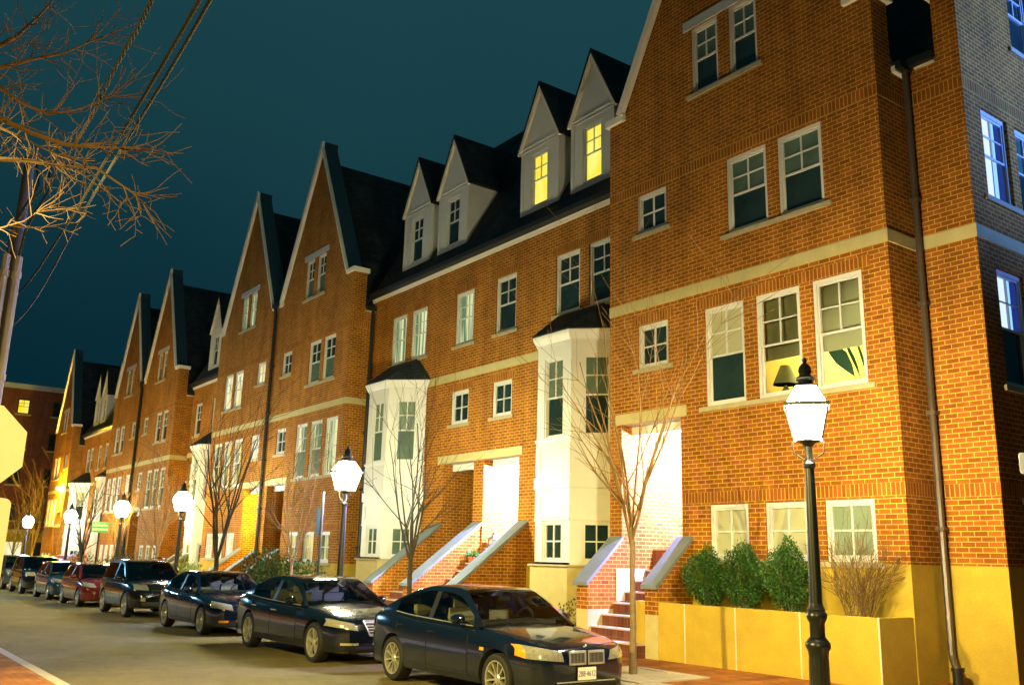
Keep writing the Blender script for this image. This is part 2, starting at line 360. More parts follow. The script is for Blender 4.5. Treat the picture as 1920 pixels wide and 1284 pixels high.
def porch(root,a,b,yf,zf,zt,depth=2.0,light=None,door='right',lamp_mat=None,lx=.5):
    fr=FRONT(yf); mb=MB(fr)
    mb.face([(a,0,zf-2.6),(a,-depth,zf-2.6),(a,-depth,zt),(a,0,zt)],0); mb.face([(b,0,zf-2.6),(b,0,zt),(b,-depth,zt),(b,-depth,zf-2.6)],0)
    mb.face([(a,-depth,zf-2.6),(b,-depth,zf-2.6),(b,-depth,zt),(a,-depth,zt)],0)
    mb.face([(a,0,zt),(a,-depth,zt),(b,-depth,zt),(b,0,zt)],1)
    p=mb.build('porch',[M['brick'],M['white']],root)
    hb=MB(fr); hb.box((a,-.42,zt-.2),(b,-.30,zt-.003)); hb.build('porch_beam',M['white'],p)
    dm=MB(fr); w=.95; c=(a+b)/2+.12
    dm.box((c-w/2-.1,-depth+.003,zf),(c-w/2,-depth+.07,zf+2.2)); dm.box((c+w/2,-depth+.003,zf),(c+w/2+.1,-depth+.07,zf+2.2)); dm.box((c-w/2,-depth+.003,zf+2.1),(c+w/2,-depth+.07,zf+2.2))
    dm.build('door_frame',M['white'],p)
    dd=MB(fr); dd.box((c-w/2,-depth+.004,zf),(c+w/2,-depth+.04,zf+2.1))
    for q in (0,1):
        for r in (0,1): dd.box((c-w/2+.1+q*.42,-depth+.04,zf+.2+r*.95),(c-w/2+.44+q*.42,-depth+.052,zf+.95+r*1.0))
    dd.build('door',M['door'],p)
    if light:
        lm=MB(fr); lu=a+(b-a)*lx; ly,lz=light
        lm.lathe([(.0,-.13),(.075,-.11),(.10,0),(.085,.09),(.0,.12)],(lu,-ly,lz),10)
        lm.build('porch_light',M[lamp_mat or 'porch_bulb'],p)
    return p
def downpipe(root,path,r=.05,m='gutter'):
    mb=MB(); mb.tube(path,r,8)
    for p in range(1,5):
        a=Vector(path[-2]); b=Vector(path[-1]); q=a.lerp(b,p/5) if len(path)<4 else Vector(path[2]).lerp(Vector(path[3]),p/5)
        mb.box((q.x-r*1.35,q.y-r*1.3,q.z-.03),(q.x+r*1.35,q.y+r*1.3,q.z+.03))
    return mb.build('downpipe',M[m],root)
def rake(root,fr,ua,zk,uc,zap,sgn,uo):
    """cream board along the gable edge with a dark metal coping over the parapet"""
    r=Vector((uc-ua,zap-zk)).normalized(); n=Vector((-r.y,r.x)) if sgn>0 else Vector((r.y,-r.x))
    k=abs(n.y); t=.17 if sgn>0 else .05
    e=Vector((ua-sgn*.02,zk))
    b=MB(fr); b.extrude([(e.x,.13,e.y),(uc,.13,zap),(uc,.13,zap+t/k),(e.x+n.x*t,.13,e.y+n.y*t)],(0,-.125,0))
    b.extrude([(uo,.076,zk-.10),(ua+sgn*.03,.076,zk-.10),(ua+sgn*.03,.076,zk+.06),(uo,.076,zk+.06)],(0,-.63,0)); b.build('rake_board',M['coping'],root)
    c=MB(fr); t0=.0 if sgn<0 else .0
    c.extrude([(e.x,.0045,e.y+.061),(uc,.0045,zap),(uc,.0045,zap+t/k-.004),(e.x+n.x*(t-.004),.0045,e.y+n.y*(t-.004)+.03)],(0,-.56,0)); c.build('rake_coping',M['coping_top'],root)
def gable_house(root,Xr,Xl,dz,mirror=False,P=None,right_free=True,left_free=True,k_depth=7.4,porch_kw=None,ground=True,stoop_on=True,skip_roof_fascia=False,wall_root=None):
    P=P or {}; g=gz(Xr); k=(Xr-Xl)/6.82; Y=13.6; fr=FRONT(Y)
    def X(s): return (Xl+s*k) if mirror else (Xr-s*k)
    def rng(a,b): return tuple(sorted((X(a),X(b))))
    Z=lambda z:z+dz
    wins=[('gab',2.49,3.21,11.58,13.15,'dh'),('gab2',3.50,4.24,11.58,13.15,'dh'),
      ('s1',1.15,2.13,8.2,9.8,'dh'),('s2',2.39,3.38,8.2,9.8,'dh'),('ss',5.04,5.93,8.87,9.79,'sq'),
      ('t1',.52,1.51,4.82,6.8,'dh'),('t2',1.78,2.77,4.82,6.8,'dh'),('t3',3.06,4.04,4.82,6.8,'dh'),('ts',5.04,5.93,5.84,6.8,'sq'),
      ('g1',.55,1.48,1.93,2.94,'sq'),('g2',1.82,2.72,1.93,2.94,'sq'),('g3',3.10,4.02,1.93,2.94,'sq')]
    zb=g-.4; zk=Z(11.9); ui=.5; pa,pb=rng(4.73,6.45); ptop=Z(4.70)
    ops=[(*rng(a,b),Z(c),Z(e)) for n,a,b,c,e,t in wins]; ops.append((pa,pb,zb,ptop,0))
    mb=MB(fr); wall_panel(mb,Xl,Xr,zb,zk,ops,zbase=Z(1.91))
    uc=(Xl+Xr)/2; zap=zk+5.6; u0,u1=Xl+ui*k,Xr-ui*k
    def hp(ua,za,ub,zc_,keep):                    # half plane below the line (ua,za)-(ub,zc_)
        a,b=-(zc_-za),(ub-ua); c=a*ua+b*za
        return (a,b,c) if b>0 else (-a,-b,-c)
    cl=[hp(u0,zk,uc,zap,0),hp(uc,zap,u1,zk,0)]
    wall_panel(mb,u0,u1,zk,zap,[(*o[:4],0) for o in ops],clips=cl)
    # returns, parapet back, rear wall
    ze=Z(10.55); dk=-.5; D=-k_depth
    for (u,free) in ((Xl,left_free),(Xr,right_free)):
        mb.face([(u,0,zb),(u,D,zb),(u,D,Z(1.91)),(u,0,Z(1.91))],1); mb.face([(u,0,Z(1.91)),(u,D,Z(1.91)),(u,D,ze),(u,0,ze)],0)
        mb.face([(u,0,ze),(u,dk,ze),(u,dk,zk),(u,0,zk)],0)
    mb.face([(Xl,dk,ze),(Xr,dk,ze),(Xr,dk,zk),(Xl,dk,zk)],0); mb.face([(u0,dk,zk),(u1,dk,zk),(uc,dk,zap)],0)
    mb.face([(Xl,0,zk),(u0,0,zk),(u0,dk,zk),(Xl,dk,zk)],0); mb.face([(u1,0,zk),(Xr,0,zk),(Xr,dk,zk),(u1,dk,zk)],0)
    mb.face([(Xl,D,zb),(Xr,D,zb),(Xr,D,ze),(uc,D,zap-.4),(Xl,D,ze)],0)
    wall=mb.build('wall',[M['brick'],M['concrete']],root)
    # copings
    for sgn,ua in ((1,u0),(-1,u1)):
        cp=MB(fr); r=Vector((uc-ua,zap-zk)).normalized(); n=Vector((-r.y,r.x)) if sgn>0 else Vector((r.y,-r.x)); t=.12
        rake(root,fr,ua,zk,uc,zap,sgn,Xl-.1 if sgn>0 else Xr+.1)
    # roof
    rf=MB(fr); oh=.10; zr=zap-.42; lo=Xl-(oh if left_free else -.001); hi=Xr+(oh if right_free else -.001)
    sl=(zr-ze)/(uc-Xl)
    a=(lo,ze-(Xl-lo)*0,0)
    rf.extrude([(lo,dk-.002,ze),(hi,dk-.002,ze),(uc,dk-.002,zr)],(0,-(k_depth-.5),0))
    rf.build('roof',M['roof'],root)
    for u,free,sg in ((Xl,left_free,-1),(Xr,right_free,1)):
        if free:
            f=MB(fr); f.box((u+sg*.002,dk-.01,ze-.12),(u+sg*.09,-.86,ze-.003)); f.build('fascia',M['cream'],root)
            f=MB(fr); f.box((u+sg*.092,dk+.02,ze-.09),(u+sg*.2,-.84,ze+.05)); f.build('gutter',M['gutter'],root)
    # trim
    bandbox(root,fr,Xl-.0,Xr+(.02 if right_free else 0),Z(7.16),Z(7.38),d=.02)
    if right_free:
        bandbox(root,SIDE(Xr),Y+.001,Y+.86,Z(7.162),Z(7.378),d=.019)
        soldier(root,SIDE(Xr),Y,Y+.85,Z(9.85),Z(10.06)); soldier(root,SIDE(Xr),Y,Y+.85,Z(2.97),Z(3.18))
    soldier(root,fr,Xl,Xr,Z(9.85),Z(10.06))
    soldier(root,fr,*rng(.35,4.25),Z(6.81),Z(7.02)); soldier(root,fr,*rng(4.9,6.07),Z(6.81),Z(7.02))
    soldier(root,fr,*rng(0,4.73),Z(2.97),Z(3.18))
    lin=MB(fr); a,b=rng(2.28,4.44); lin.box((a,-.12,Z(13.152)),(b,.03,Z(13.37))); lin.build('lintel',M['grey_stone'],root)
    lin=MB(fr); a,b=rng(4.56,6.62); lin.box((a,-.14,Z(4.702)),(b,.025,Z(4.93))); lin.build('lintel',M['band'],root)
    for a,b,z in ((2.38,4.36,11.58),(1.02,3.55,8.2),(4.92,6.06,8.87),(.38,4.2,4.82),(4.92,6.06,5.84),(.42,4.15,1.93)): sill(root,fr,*rng(a,b),Z(z))
    for n,a,b,c,e,t in wins:
        pn=P.get(n,P.get('*','glass')); up=None; bl=None
        if isinstance(pn,tuple): pn,up=pn[0],pn[1]
        if n in P.get('blinds',{}): bl=Z(P['blinds'][n])
        window(root,fr,*rng(a,b),Z(c),Z(e),t,pn,up,blind=bl)
    zf=Z(2.13)
    kw=dict(light=None); kw.update(porch_kw or {})
    porch(root,pa,pb,Y,zf,ptop,2.0,**kw)
    return dict(X=X,rng=rng,Z=Z,g=g,zf=zf)
def dormer(root,uc,w,zb,ze,zap,yf,pane,back=2.6,sx=1,dz=0):
    fr=FRONT(yf); h=w/2; mb=MB(fr)
    op=[(uc-.375*sx,uc+.375*sx,zb+.11,zb+1.7)]
    wall_panel(mb,uc-h,uc+h,zb-.02,ze,op,reveal=.1)
    mb.face([(uc-h,0,ze),(uc+h,0,ze),(uc,0,zap-.12)],0)
    mb.face([(uc-h,0,zb-.02),(uc-h,0,ze),(uc-h,-back,ze),(uc-h,-back,zb-.02)],0); mb.face([(uc+h,0,zb-.02),(uc+h,-back,zb-.02),(uc+h,-back,ze),(uc+h,0,ze)],0)
    mb.face([(uc-h,0,zb-.02),(uc-h,-back,zb-.02),(uc+h,-back,zb-.02),(uc+h,0,zb-.02)],0); mb.face([(uc-h,-back,zb-.02),(uc-h,-back,ze),(uc,-back,zap-.12),(uc+h,-back,ze),(uc+h,-back,zb-.02)],0)
    d=mb.build('dormer',M['white'],root)
    # cornice trim across the base of the pediment, along the cheeks, corner boards
    t=MB(fr)
    for zz,hh,dd in ((ze-.10,.05,.03),(ze-.22,.03,.02)):
        t.box((uc-h-dd,-back*.55,zz),(uc-h,dd,zz+hh)); t.box((uc+h,-back*.55,zz),(uc+h+dd,dd,zz+hh)); t.box((uc-h,0.001,zz),(uc+h,dd,zz+hh))
    for sg in (-1,1):
        t.box((uc+sg*(h-.002),-.14,zb-.02),(uc+sg*(h+.018),.018,ze-.22)); t.box((uc+sg*h,.001,zb-.02),(uc+sg*(h-.11),.018,ze-.22))
    t.build('trim',M['white'],d)
    r=MB(fr); o=.13; slope=(zap-.12-ze)/h
    for sg in (-1,1):
        r.extrude([(uc+sg*(h+o),.10,ze-o*slope+.03),(uc,.10,zap-.09),(uc,.10,zap+.04),(uc+sg*(h+o),.10,ze-o*slope+.12)],(0,-back-.3,0),0)
    r.build('roof',M['roof'],d)
    for sg in (-1,1):
        b=MB(fr)
        b.extrude([(uc+sg*(h+o-.01),.001,ze-o*slope+.02),(uc,.001,zap-.105),(uc,.001,zap-.31),(uc+sg*(h+o-.10),.001,ze-o*slope+.02)],(0,.085,0),0)
        b.build('rake_board',M['cream'],d)
    window(d,fr,uc-.375*sx,uc+.375*sx,zb+.11,zb+1.7,'dh',pane,d=-.02,fw=.05,sub=True)
    return d
def oriel(root,uc,yw,sx,dz,panes=('glass','glass'),g=0):
    """white canted bay window over a concrete base, hipped slate roof"""
    d=.85; hw=.63*sx; A=[(uc-hw-d,yw),(uc-hw,yw-d),(uc+hw,yw-d),(uc+hw+d,yw)]
    Z=lambda z:z+dz
    def ring(e,z):                                # footprint offset outwards by e
        return [(uc-hw-d-e*1.42,yw-.001,z),(uc-hw-e*.42,yw-d-e,z),(uc+hw+e*.42,yw-d-e,z),(uc+hw+d+e*1.42,yw-.001,z)]
    mb=MB()
    def slab(e0,z0,e1,z1,m=0,cap=True):
        a,b=ring(e0,z0),ring(e1,z1)
        for i in range(3): mb.face([a[i],a[i+1],b[i+1],b[i]],m)
        if cap: mb.face(a[::-1],m); mb.face(b,m)
    slab(.16,Z(1.70),.16,Z(1.745),1)
    slab(.0,Z(1.745),.0,Z(1.79))
    s2=math.sqrt(.5)
    faces=[(Fr((uc-hw,yw-d),(1,0),(0,-1)),2*hw,.5*(2*hw-.8),'f'),(Fr((uc+hw,yw-d),(s2,s2),(s2,-s2)),d*1.4142,.2,'r'),(Fr((uc-hw-d,yw),(s2,-s2),(-s2,-s2)),d*1.4142,.2,'l')]
    for fr,wd,mg,nm in faces:
        m2=MB(fr); a,b=wd/2-.36*min(1,wd/1.26),wd/2+.36*min(1,wd/1.26)
        ops=[(a,b,Z(1.80),Z(2.72)),(a,b,Z(4.62),Z(6.58))]
        wall_panel(m2,0,wd,Z(1.745),Z(7.0),ops,reveal=.08)
        for f,mi in zip(m2.f,m2.mi): mb.face([m2.v[i] for i in f],mi)
        # raised panel rails round two recessed panels
        for z0,z1 in ((2.9,3.30),(3.88,4.40)):
            t=MB(fr); q=.018
            t.box((0,0,Z(z0)),(.17,q,Z(z1))); t.box((wd-.17,0,Z(z0)),(wd,q,Z(z1))); t.box((0,0,Z(z1)),(wd,q,Z(z1)+.10)); t.box((0,0,Z(z0)-.10),(wd,q,Z(z0)))
            for f in t.f: mb.face([t.v[i] for i in f],0)
        t=MB(fr); t.box((0,0,Z(2.72)+.002),(wd,.03,Z(2.72)+.06))
        for f in t.f: mb.face([t.v[i] for i in f],0)
    slab(.05,Z(3.45),.05,Z(3.72)); slab(.03,Z(4.55),.05,Z(4.62))
    slab(.02,Z(6.86),.02,Z(6.92)); slab(.05,Z(6.92),.13,Z(7.08)); slab(.13,Z(7.08),.14,Z(7.14))
    bw=mb.build('bay_window',[M['white'],M['sill']],root)
    b=MB()
    a_,b_=ring(.10,g-.3),ring(.10,Z(1.70))
    for i in range(3): b.face([a_[i],a_[i+1],b_[i+1],b_[i]])
    b.face(b_); b.build('bay_base',M['band'],bw)
    r=MB(); e=ring(.15,Z(7.145)); e2=ring(.15,Z(7.18)); top=[(uc-hw-.25,yw-.002,Z(7.95)),(uc+hw+.25,yw-.002,Z(7.95))]
    for i in range(3): r.face([e[i],e[i+1],e2[i+1],e2[i]])
    r.face([e2[1],e2[2],top[1],top[0]]); r.face([e2[2],e2[3],top[1]]); r.face([e2[0],e2[1],top[0]]); r.face(e[::-1])
    r.build('roof',M['roof'],bw)
    for fr,wd,mg,nm in faces:
        a,b2=wd/2-.36*min(1,wd/1.26),wd/2+.36*min(1,wd/1.26)
        window(bw,fr,a,b2,Z(4.62),Z(6.58),'dh',panes[0],panes[1],d=-.02,fw=.05,sub=True)
        window(bw,fr,a,b2,Z(1.80),Z(2.72),'sq',panes[0],None,d=-.02,fw=.05,sub=True)
    return bw
def recess_house(root,Xr,Xl,dz,k,P=None,half=None,stoop_on=True,porch_l=None,porch_r=None,full_left=True):
    """recessed brick house: oriels, dormers in a steep slate roof; s is metres left of Xr"""
    P=P or {}; Y=14.45; fr=FRONT(Y); g=gz(Xr); Z=lambda z:z+dz
    X=lambda s:Xr-s*k
    rng=lambda a,b:tuple(sorted((X(a),X(b))))
    lim=(Xr-Xl)/k+.05
    wins=[('q2',.73,1.70,7.95,9.57,'dh'),('q1',2.05,3.01,7.95,9.57,'dh'),('m2',4.73,5.68,7.95,9.57,'dh'),('m1',6.81,7.77,7.95,9.57,'dh'),('p2',9.45,10.39,7.95,9.57,'dh'),('p1',10.73,11.67,7.95,9.57,'dh'),
          ('sm2',4.83,5.73,5.6,6.58,'sq'),('sm1',6.93,7.83,5.6,6.58,'sq')]
    wins=[w for w in wins if w[2]<lim]
    zb=g-.4; doors=[(4.43,6.03),(6.53,8.08)]; doors=[d for d in doors if d[1]<lim]
    ops=[(*rng(a,b),Z(c),Z(e)) for n,a,b,c,e,t in wins]
    dops=[(*rng(a,b),zb,Z(4.49)) for a,b in doors]; ops+= [(*d,0) for d in dops]
    mb=MB(fr); wall_panel(mb,Xl,Xr,zb,Z(10.5),ops,zbase=Z(1.70)); D=-6.6
    for u in (Xl,Xr): mb.face([(u,0,zb),(u,D,zb),(u,D,Z(10.5)),(u,0,Z(10.5))],0)
    mb.face([(Xl,D,zb),(Xr,D,zb),(Xr,D,Z(10.5)),(Xl,D,Z(10.5))],0)
    mb.build('wall',[M['brick'],M['concrete']],root)
    bandbox(root,fr,Xl,Xr,Z(6.92),Z(7.14),d=.02)
    for n,a,b,c,e,t in wins:
        soldier(root,fr,*rng(a-.14,b+.14),Z(e+.005),Z(e+.215))
        pn=P.get(n,P.get('*','glass')); up=None
        if isinstance(pn,tuple): pn,up=pn
        window(root,fr,*rng(a,b),Z(c),Z(e),t,pn,up)
        sill(root,fr,*rng(a-.12,b+.12),Z(c))
    if doors:
        lm=MB(fr); lm.box((X(doors[-1][1]+.34),-.14,Z(4.492)),(X(doors[0][0]-.15),.025,Z(4.72))); lm.build('lintel',M['band'],root)
    cn=MB(fr); cn.box((Xl,.001,Z(10.40)),(Xr,.06,Z(10.49))); cn.box((Xl,.001,Z(10.49)),(Xr,.10,Z(10.545))); cn.build('cornice',M['cream'],root)
    gt=MB(fr); gt.extrude([(Xl,.101,Z(10.50)),(Xl,.24,Z(10.56)),(Xl,.26,Z(10.68)),(Xl,.101,Z(10.68))],(Xr-Xl,0,0)); gt.build('gutter',M['gutter'],root)
    rf=MB(fr); rf.extrude([(Xl+.002,.20,Z(10.60)),(Xl+.002,-3.05,Z(16.25)),(Xl+.002,-6.6,Z(10.55))],(Xr-Xl-.004,0,0)); rf.build('roof',M['roof'],root)
    for s,n in ((1.77,'d4'),(3.98,'d3'),(8.40,'d2'),(10.60,'d1')):
        if s<lim-.3: dormer(root,X(s),1.66*k,Z(11.24),Z(13.33),Z(15.05),14.6,P.get(n,P.get('*','glass')),sx=k)
    for s,n in ((1.97,'oR'),(10.75,'oL')):
        if s<lim: oriel(root,X(s),Y,k,dz+.0,P.get(n,('glass','glass')),g)
    zf=Z(2.4)
    for (a,b),kw in zip(dops and doors,(porch_r,porch_l)):
        porch(root,*rng(a,b),Y,zf,Z(4.49),1.7,**(kw or {}))
    if stoop_on and doors:
        wl=[rng(4.03,4.38),rng(6.08,6.48),rng(8.13,8.48)]
        stoop(root,wl,[(wl[1][1],wl[0][0]),(wl[2][1],wl[1][0])],Y,zf,Z(2.80),12.35,Z(1.23),12.05,g,rise=.2,tread=.28)
    return dict(X=X,Z=Z,g=g)
# ------------------------------------------------------------------ cars
def curve(pts):
    pts=sorted(pts); xs=[p[0] for p in pts]; ys=[p[1] for p in pts]; n=len(xs)
    dl=[(ys[i+1]-ys[i])/(xs[i+1]-xs[i]) for i in range(n-1)]
    m=[dl[0]]+[0 if dl[i-1]*dl[i]<=0 else 2*dl[i-1]*dl[i]/(dl[i-1]+dl[i]) for i in range(1,n-1)]+[dl[-1]]
    def f(x):
        if x<=xs[0]: return ys[0]
        if x>=xs[-1]: return ys[-1]
        i=0
        while x>xs[i+1]: i+=1
        h=xs[i+1]-xs[i]; t=(x-xs[i])/h
        return (2*t**3-3*t*t+1)*ys[i]+(t**3-2*t*t+t)*h*m[i]+(-2*t**3+3*t*t)*ys[i+1]+(t**3-t*t)*h*m[i+1]
    return f
def paint(name,col,rough=.22,metal=.3):
    m,nt,b=mat(name); b.inputs['Base Color'].default_value=c4(col); b.inputs['Roughness'].default_value=rough; b.inputs['Metallic'].default_value=metal
    b.inputs['Coat Weight'].default_value=1; b.inputs['Coat Roughness'].default_value=.03
    return m
M['p_navy']=paint('navy_paint',(.003,.007,.021),.16,0); M['p_black']=paint('black_paint',(.0025,.005,.010),.16,0); M['p_blue']=paint('blue_paint',(.008,.035,.085),.2,0)
M['p_red']=paint('red_paint',(.12,.008,.014),.2,0); M['p_grey']=paint('grey_paint',(.05,.055,.055)); M['p_dark']=paint('dark_green_paint',(.004,.007,.007),.16,0)
M['tyre']=simple('tyre_rubber',(.006,.006,.007),.7,noise=.1)
M['rim']=simple('alloy_rim',(.60,.58,.50),.3,metal=.75,noise=.05)
M['chrome']=simple('chrome',(.85,.85,.83),.32,metal=.8,noise=0)
M['trimblack']=simple('black_plastic',(.010,.010,.011),.45,noise=.1)
M['tint']=clear('tinted_car_glass',(.62,.70,.66),1.1)
M['tint_dark']=clear('dark_car_glass',(.10,.14,.14),1.25)
M['cabin']=simple('cabin_trim',(.05,.045,.035),.7,noise=.1)
M['seat']=simple('seat_leather',(.34,.27,.15),.55,noise=.12)
M['lens']=simple('headlamp_lens',(.55,.52,.42),.08,metal=.6,noise=.45,nscale=26,coat=1)
M['amber']=simple('amber_lens',(.85,.28,.02),.15,noise=.15,nscale=20,coat=1)
M['redlens']=simple('red_lens',(.45,.02,.015),.15,noise=.15,coat=1)
M['plate']=simple('plate_white',(.80,.78,.66),.4,noise=.03); M['plate_ink']=simple('plate_ink',(.10,.02,.06),.5,noise=0)
M['arch']=simple('wheel_arch_liner',(.006,.006,.006),.9,noise=0)
M['badge_blue']=simple('badge_blue',(.02,.10,.45),.2,noise=0)
def text_mesh(parent,txt,size,loc,rot,m,name='lettering',sx=1):
    cu=bpy.data.curves.new('t','FONT'); cu.body=txt; cu.size=size; cu.align_x='CENTER'; cu.align_y='CENTER'; cu.extrude=.001
    ob=bpy.data.objects.new('t',cu); COL.objects.link(ob); bpy.context.view_layer.update()
    me=bpy.data.meshes.new_from_object(ob.evaluated_get(bpy.context.evaluated_depsgraph_get())); bpy.data.objects.remove(ob)
    me.materials.clear(); me.materials.append(m)
    o=bpy.data.objects.new(name,me); COL.objects.link(o); o.parent=parent; o['_w']=parent['_w']
    o.location=Vector(loc)-Vector(parent['_w']); o.rotation_euler=rot; o.scale=(sx,1,1)
    return o
def car(label,X0,Y0,sp,category='car',name='parked_car',group='cars parked along the kerb'):
    z0=gz(X0); fr=lambda p:(X0+p[0],Y0+p[1],z0+p[2])
    root=thing(name,label,category,(X0,Y0,z0),group)
    Lh=sp['L']/2; wmax=sp['W']/2; zbot=sp.get('zb',.20); det=sp.get('det',1); pm=M[sp['paint']]
    top=curve(sp['top']); wid=curve(sp['wid']); belt=curve(sp['belt'])
    cx0,cx1=sp['cabx']                            # rear base, cowl
    xs=sorted(set([round(-Lh+sp['L']*i/56,4) for i in range(57)]+[p[0] for p in sp['top']]+[Lh-.02,Lh-.06,-Lh+.02,-Lh+.06]))
    crown=sp.get('crown',.035)
    def ring(x):
        t=top(x); w=wid(x); e=min(1,(Lh-abs(x))/.35); e=max(0,e)
        zb=zbot+.10*(1-math.sqrt(max(0,1-(1-e)**2)))*.9
        sh=t-.075; mid=.50+.02
        if sh<mid+.06: mid=sh-.08
        h=[(0,zb),(w*.80,zb),(w*.955,zb+.03),(w*.985,zb+.10),(w*.992,(zb+mid)/2+.03),(w,mid+.02),(w*.995,mid+(sh-mid)*.55),(w*.985,sh-.03),(w*.955,sh+.01),(w*.90,t-.030),(w*.82,t-.008),(w*.5,t+crown*.65),(0,t+crown)]
        return [(x,-y,z) for y,z in h[:0:-1]]+[(x,y,z) for y,z in h[:-1]] if False else [(x,y,z) for y,z in h]+[(x,-y,z) for y,z in h[-2:0:-1]]
    mb=MB(fr); R_=[ring(x) for x in xs]; n=len(R_[0])
    for i in range(len(xs)-1):
        for k in range(n):
            j=(k+1)%n; mb.face([R_[i][k],R_[i][j],R_[i+1][j],R_[i+1][k]],0,True)
    for rr,rev in ((R_[0],True),(R_[-1],False)):
        c=(rr[0][0],0,sum(p[2] for p in rr)/n)
        for k in range(n):
            j=(k+1)%n; q=[rr[k],rr[j],c]; mb.face(q[::-1] if rev else q,0,True)
    body=mb.build('body',[pm,M['arch'],M['trimblack']],root)
    bmm=bmesh.new(); bmm.from_mesh(body.data); bmesh.ops.recalc_face_normals(bmm,faces=bmm.faces); bmm.to_mesh(body.data); bmm.free()
    wr=sp['wr']; ax=sp['ax']
    cm=MB()
    cut=MB(fr)
    for a in ax:
        for sg in (-1,1):
            ys=[sg*(wmax-.30),sg*(wmax+.2)]
            rg=[[(a+(wr+.055)*math.cos(2*math.pi*k/28),y,wr+(wr+.055)*math.sin(2*math.pi*k/28)) for k in range(28)] for y in ys]
            for k in range(28):
                j=(k+1)%28; cut.face([rg[0][k],rg[0][j],rg[1][j],rg[1][k]],0)
            cut.face(rg[0][::-1],0); cut.face(rg[1],0)
    co=cut.build('cutter',[M['arch']],root)
    bmm=bmesh.new(); bmm.from_mesh(co.data); bmesh.ops.recalc_face_normals(bmm,faces=bmm.faces); bmm.to_mesh(co.data); bmm.free()
    md=body.modifiers.new('b','BOOLEAN'); md.object=co; md.operation='DIFFERENCE'; md.solver='EXACT'
    try: md.material_mode='TRANSFER'
    except Exception: pass
    bpy.context.view_layer.update()
    me=bpy.data.meshes.new_from_object(body.evaluated_get(bpy.context.evaluated_depsgraph_get()))
    body.modifiers.clear(); body.data=me; bpy.data.objects.remove(co)
    for p in me.polygons: p.use_smooth=True
    me.set_sharp_from_angle(angle=rad(40))
    # ---- projection helper on the body
    bm2=bmesh.new(); bm2.from_mesh(me); bvh=BVHTree.FromBMesh(bm2); bm2.free()
    def hit(o,d,off):
        h=bvh.ray_cast(Vector(o),Vector(d))
        if h[0] is None: return None
        nrm=h[1] if h[1].dot(Vector(d))<0 else -h[1]
        p=h[0]+nrm*off; return tuple(p)
    def patch(nm,corners,view,m,off=.006,nu=6,nv=4,parent=None,edge=None,build=True,into=None,mi=0):
        """bilinear patch projected on the body; corners in (y,z) for 'f','b' or (x,z) for 'l','r', (x,y) for 't'"""
        q=into or MB(fr); G=[]
        for i in range(nu+1):
            row=[]
            for j in range(nv+1):
                u,v=i/nu,j/nv
                a=[(1-u)*(1-v)*corners[0][t]+u*(1-v)*corners[1][t]+u*v*corners[2][t]+(1-u)*v*corners[3][t] for t in (0,1)]
                o,d={'f':((4,a[0],a[1]),(-1,0,0)),'b':((-4,a[0],a[1]),(1,0,0)),'r':((a[0],-3,a[1]),(0,1,0)),'l':((a[0],3,a[1]),(0,-1,0)),'t':((a[0],a[1],3),(0,0,-1))}[view]
                row.append(hit(o,d,off))
            G.append(row)
        for i in range(nu):
            for j in range(nv):
                f=[G[i][j],G[i+1][j],G[i+1][j+1],G[i][j+1]]
                if all(f): q.face(f,mi,True)
        if into is not None: return None
        if not q.f: return None
        return q.build(nm,m,parent or root)
    def line(q,a,b,view,w=.008,off=.003,mi=0,n=10):
        dx,dz=b[0]-a[0],b[1]-a[1]; l=math.hypot(dx,dz); px,pz=-dz/l*w/2,dx/l*w/2
        patch('',[(a[0]-px,a[1]-pz),(b[0]-px,b[1]-pz),(b[0]+px,b[1]+pz),(a[0]+px,a[1]+pz)],view,None,off,n,1,into=q,mi=mi)
    # ---- cabin
    rt=curve(sp['roof']); wb=lambda x:wid(x)*.935; tum=sp.get('tum',.42)
    b0,b1=sp['bp']                                # b-pillar rear/front
    rf0,rf1=sp['rfx']                             # roof panel: rear / front edge
    sg0,sg1=sp['sgx']                             # side glass extent
    bxs=sorted(set([cx0,cx1,b0,b1,rf0,rf1,sg0,sg1]+[round(cx0+(cx1-cx0)*i/44,4) for i in range(45)]))
    bxs=[x for i,x in enumerate(bxs) if i==0 or x-bxs[i-1]>.006 or x in (b0,b1,rf0,rf1,sg0,sg1)]
    def cring(x):
        b=belt(x); t=max(rt(x),b+.004); w=wb(x); hgt=t-b; ze=t-.035*min(1,hgt/.3); ye=w-(ze-b)*tum
        p=[(w,b-.05),(w-.003,b+.012*min(1,hgt*4)),(w-(ze-b)*tum*.84,b+(ze-b)*.86),(ye,ze),(ye-.065,ze+.022*min(1,hgt/.3)),(ye*.55,t-.004),(0,t+.006)]
        return [(x,y,z) for y,z in p]+[(x,-y,z) for y,z in p[-2::-1]]
    CR=[cring(x) for x in bxs]; nc=len(CR[0])
    shell=MB(fr); G={k:MB(fr) for k in ('windscreen','rear_window','sfr','srr','sfl','srl')}
    for i in range(len(bxs)-1):
        xm=(bxs[i]+bxs[i+1])/2
        for k in range(nc-1):
            f=[CR[i][k],CR[i][k+1],CR[i+1][k+1],CR[i+1][k]]; kk=k if k<6 else 11-k
            side='l' if k<6 else 'r'
            if kk==1 and sg0<xm<sg1 and not (b0<xm<b1): G['s'+('f' if xm>b1 else 'r')+side].face(f,0,True)
            elif kk in (4,5) and xm>rf1 and xm<cx1-.03: G['windscreen'].face(f,0,True)
            elif kk in (4,5) and xm<rf0 and xm>cx0+.05: G['rear_window'].face(f,0,True)
            elif kk==1 and b0<xm<b1: shell.face(f,1,True)
            else: shell.face(f,0,True)
    shell.build('cabin',[pm,M['trimblack']],root,ang=50)
    gm=M[sp.get('glass','tint')]
    for k,q in G.items():
        if q.f: q.build(k if k in ('windscreen','rear_window') else 'side_window',gm,root)
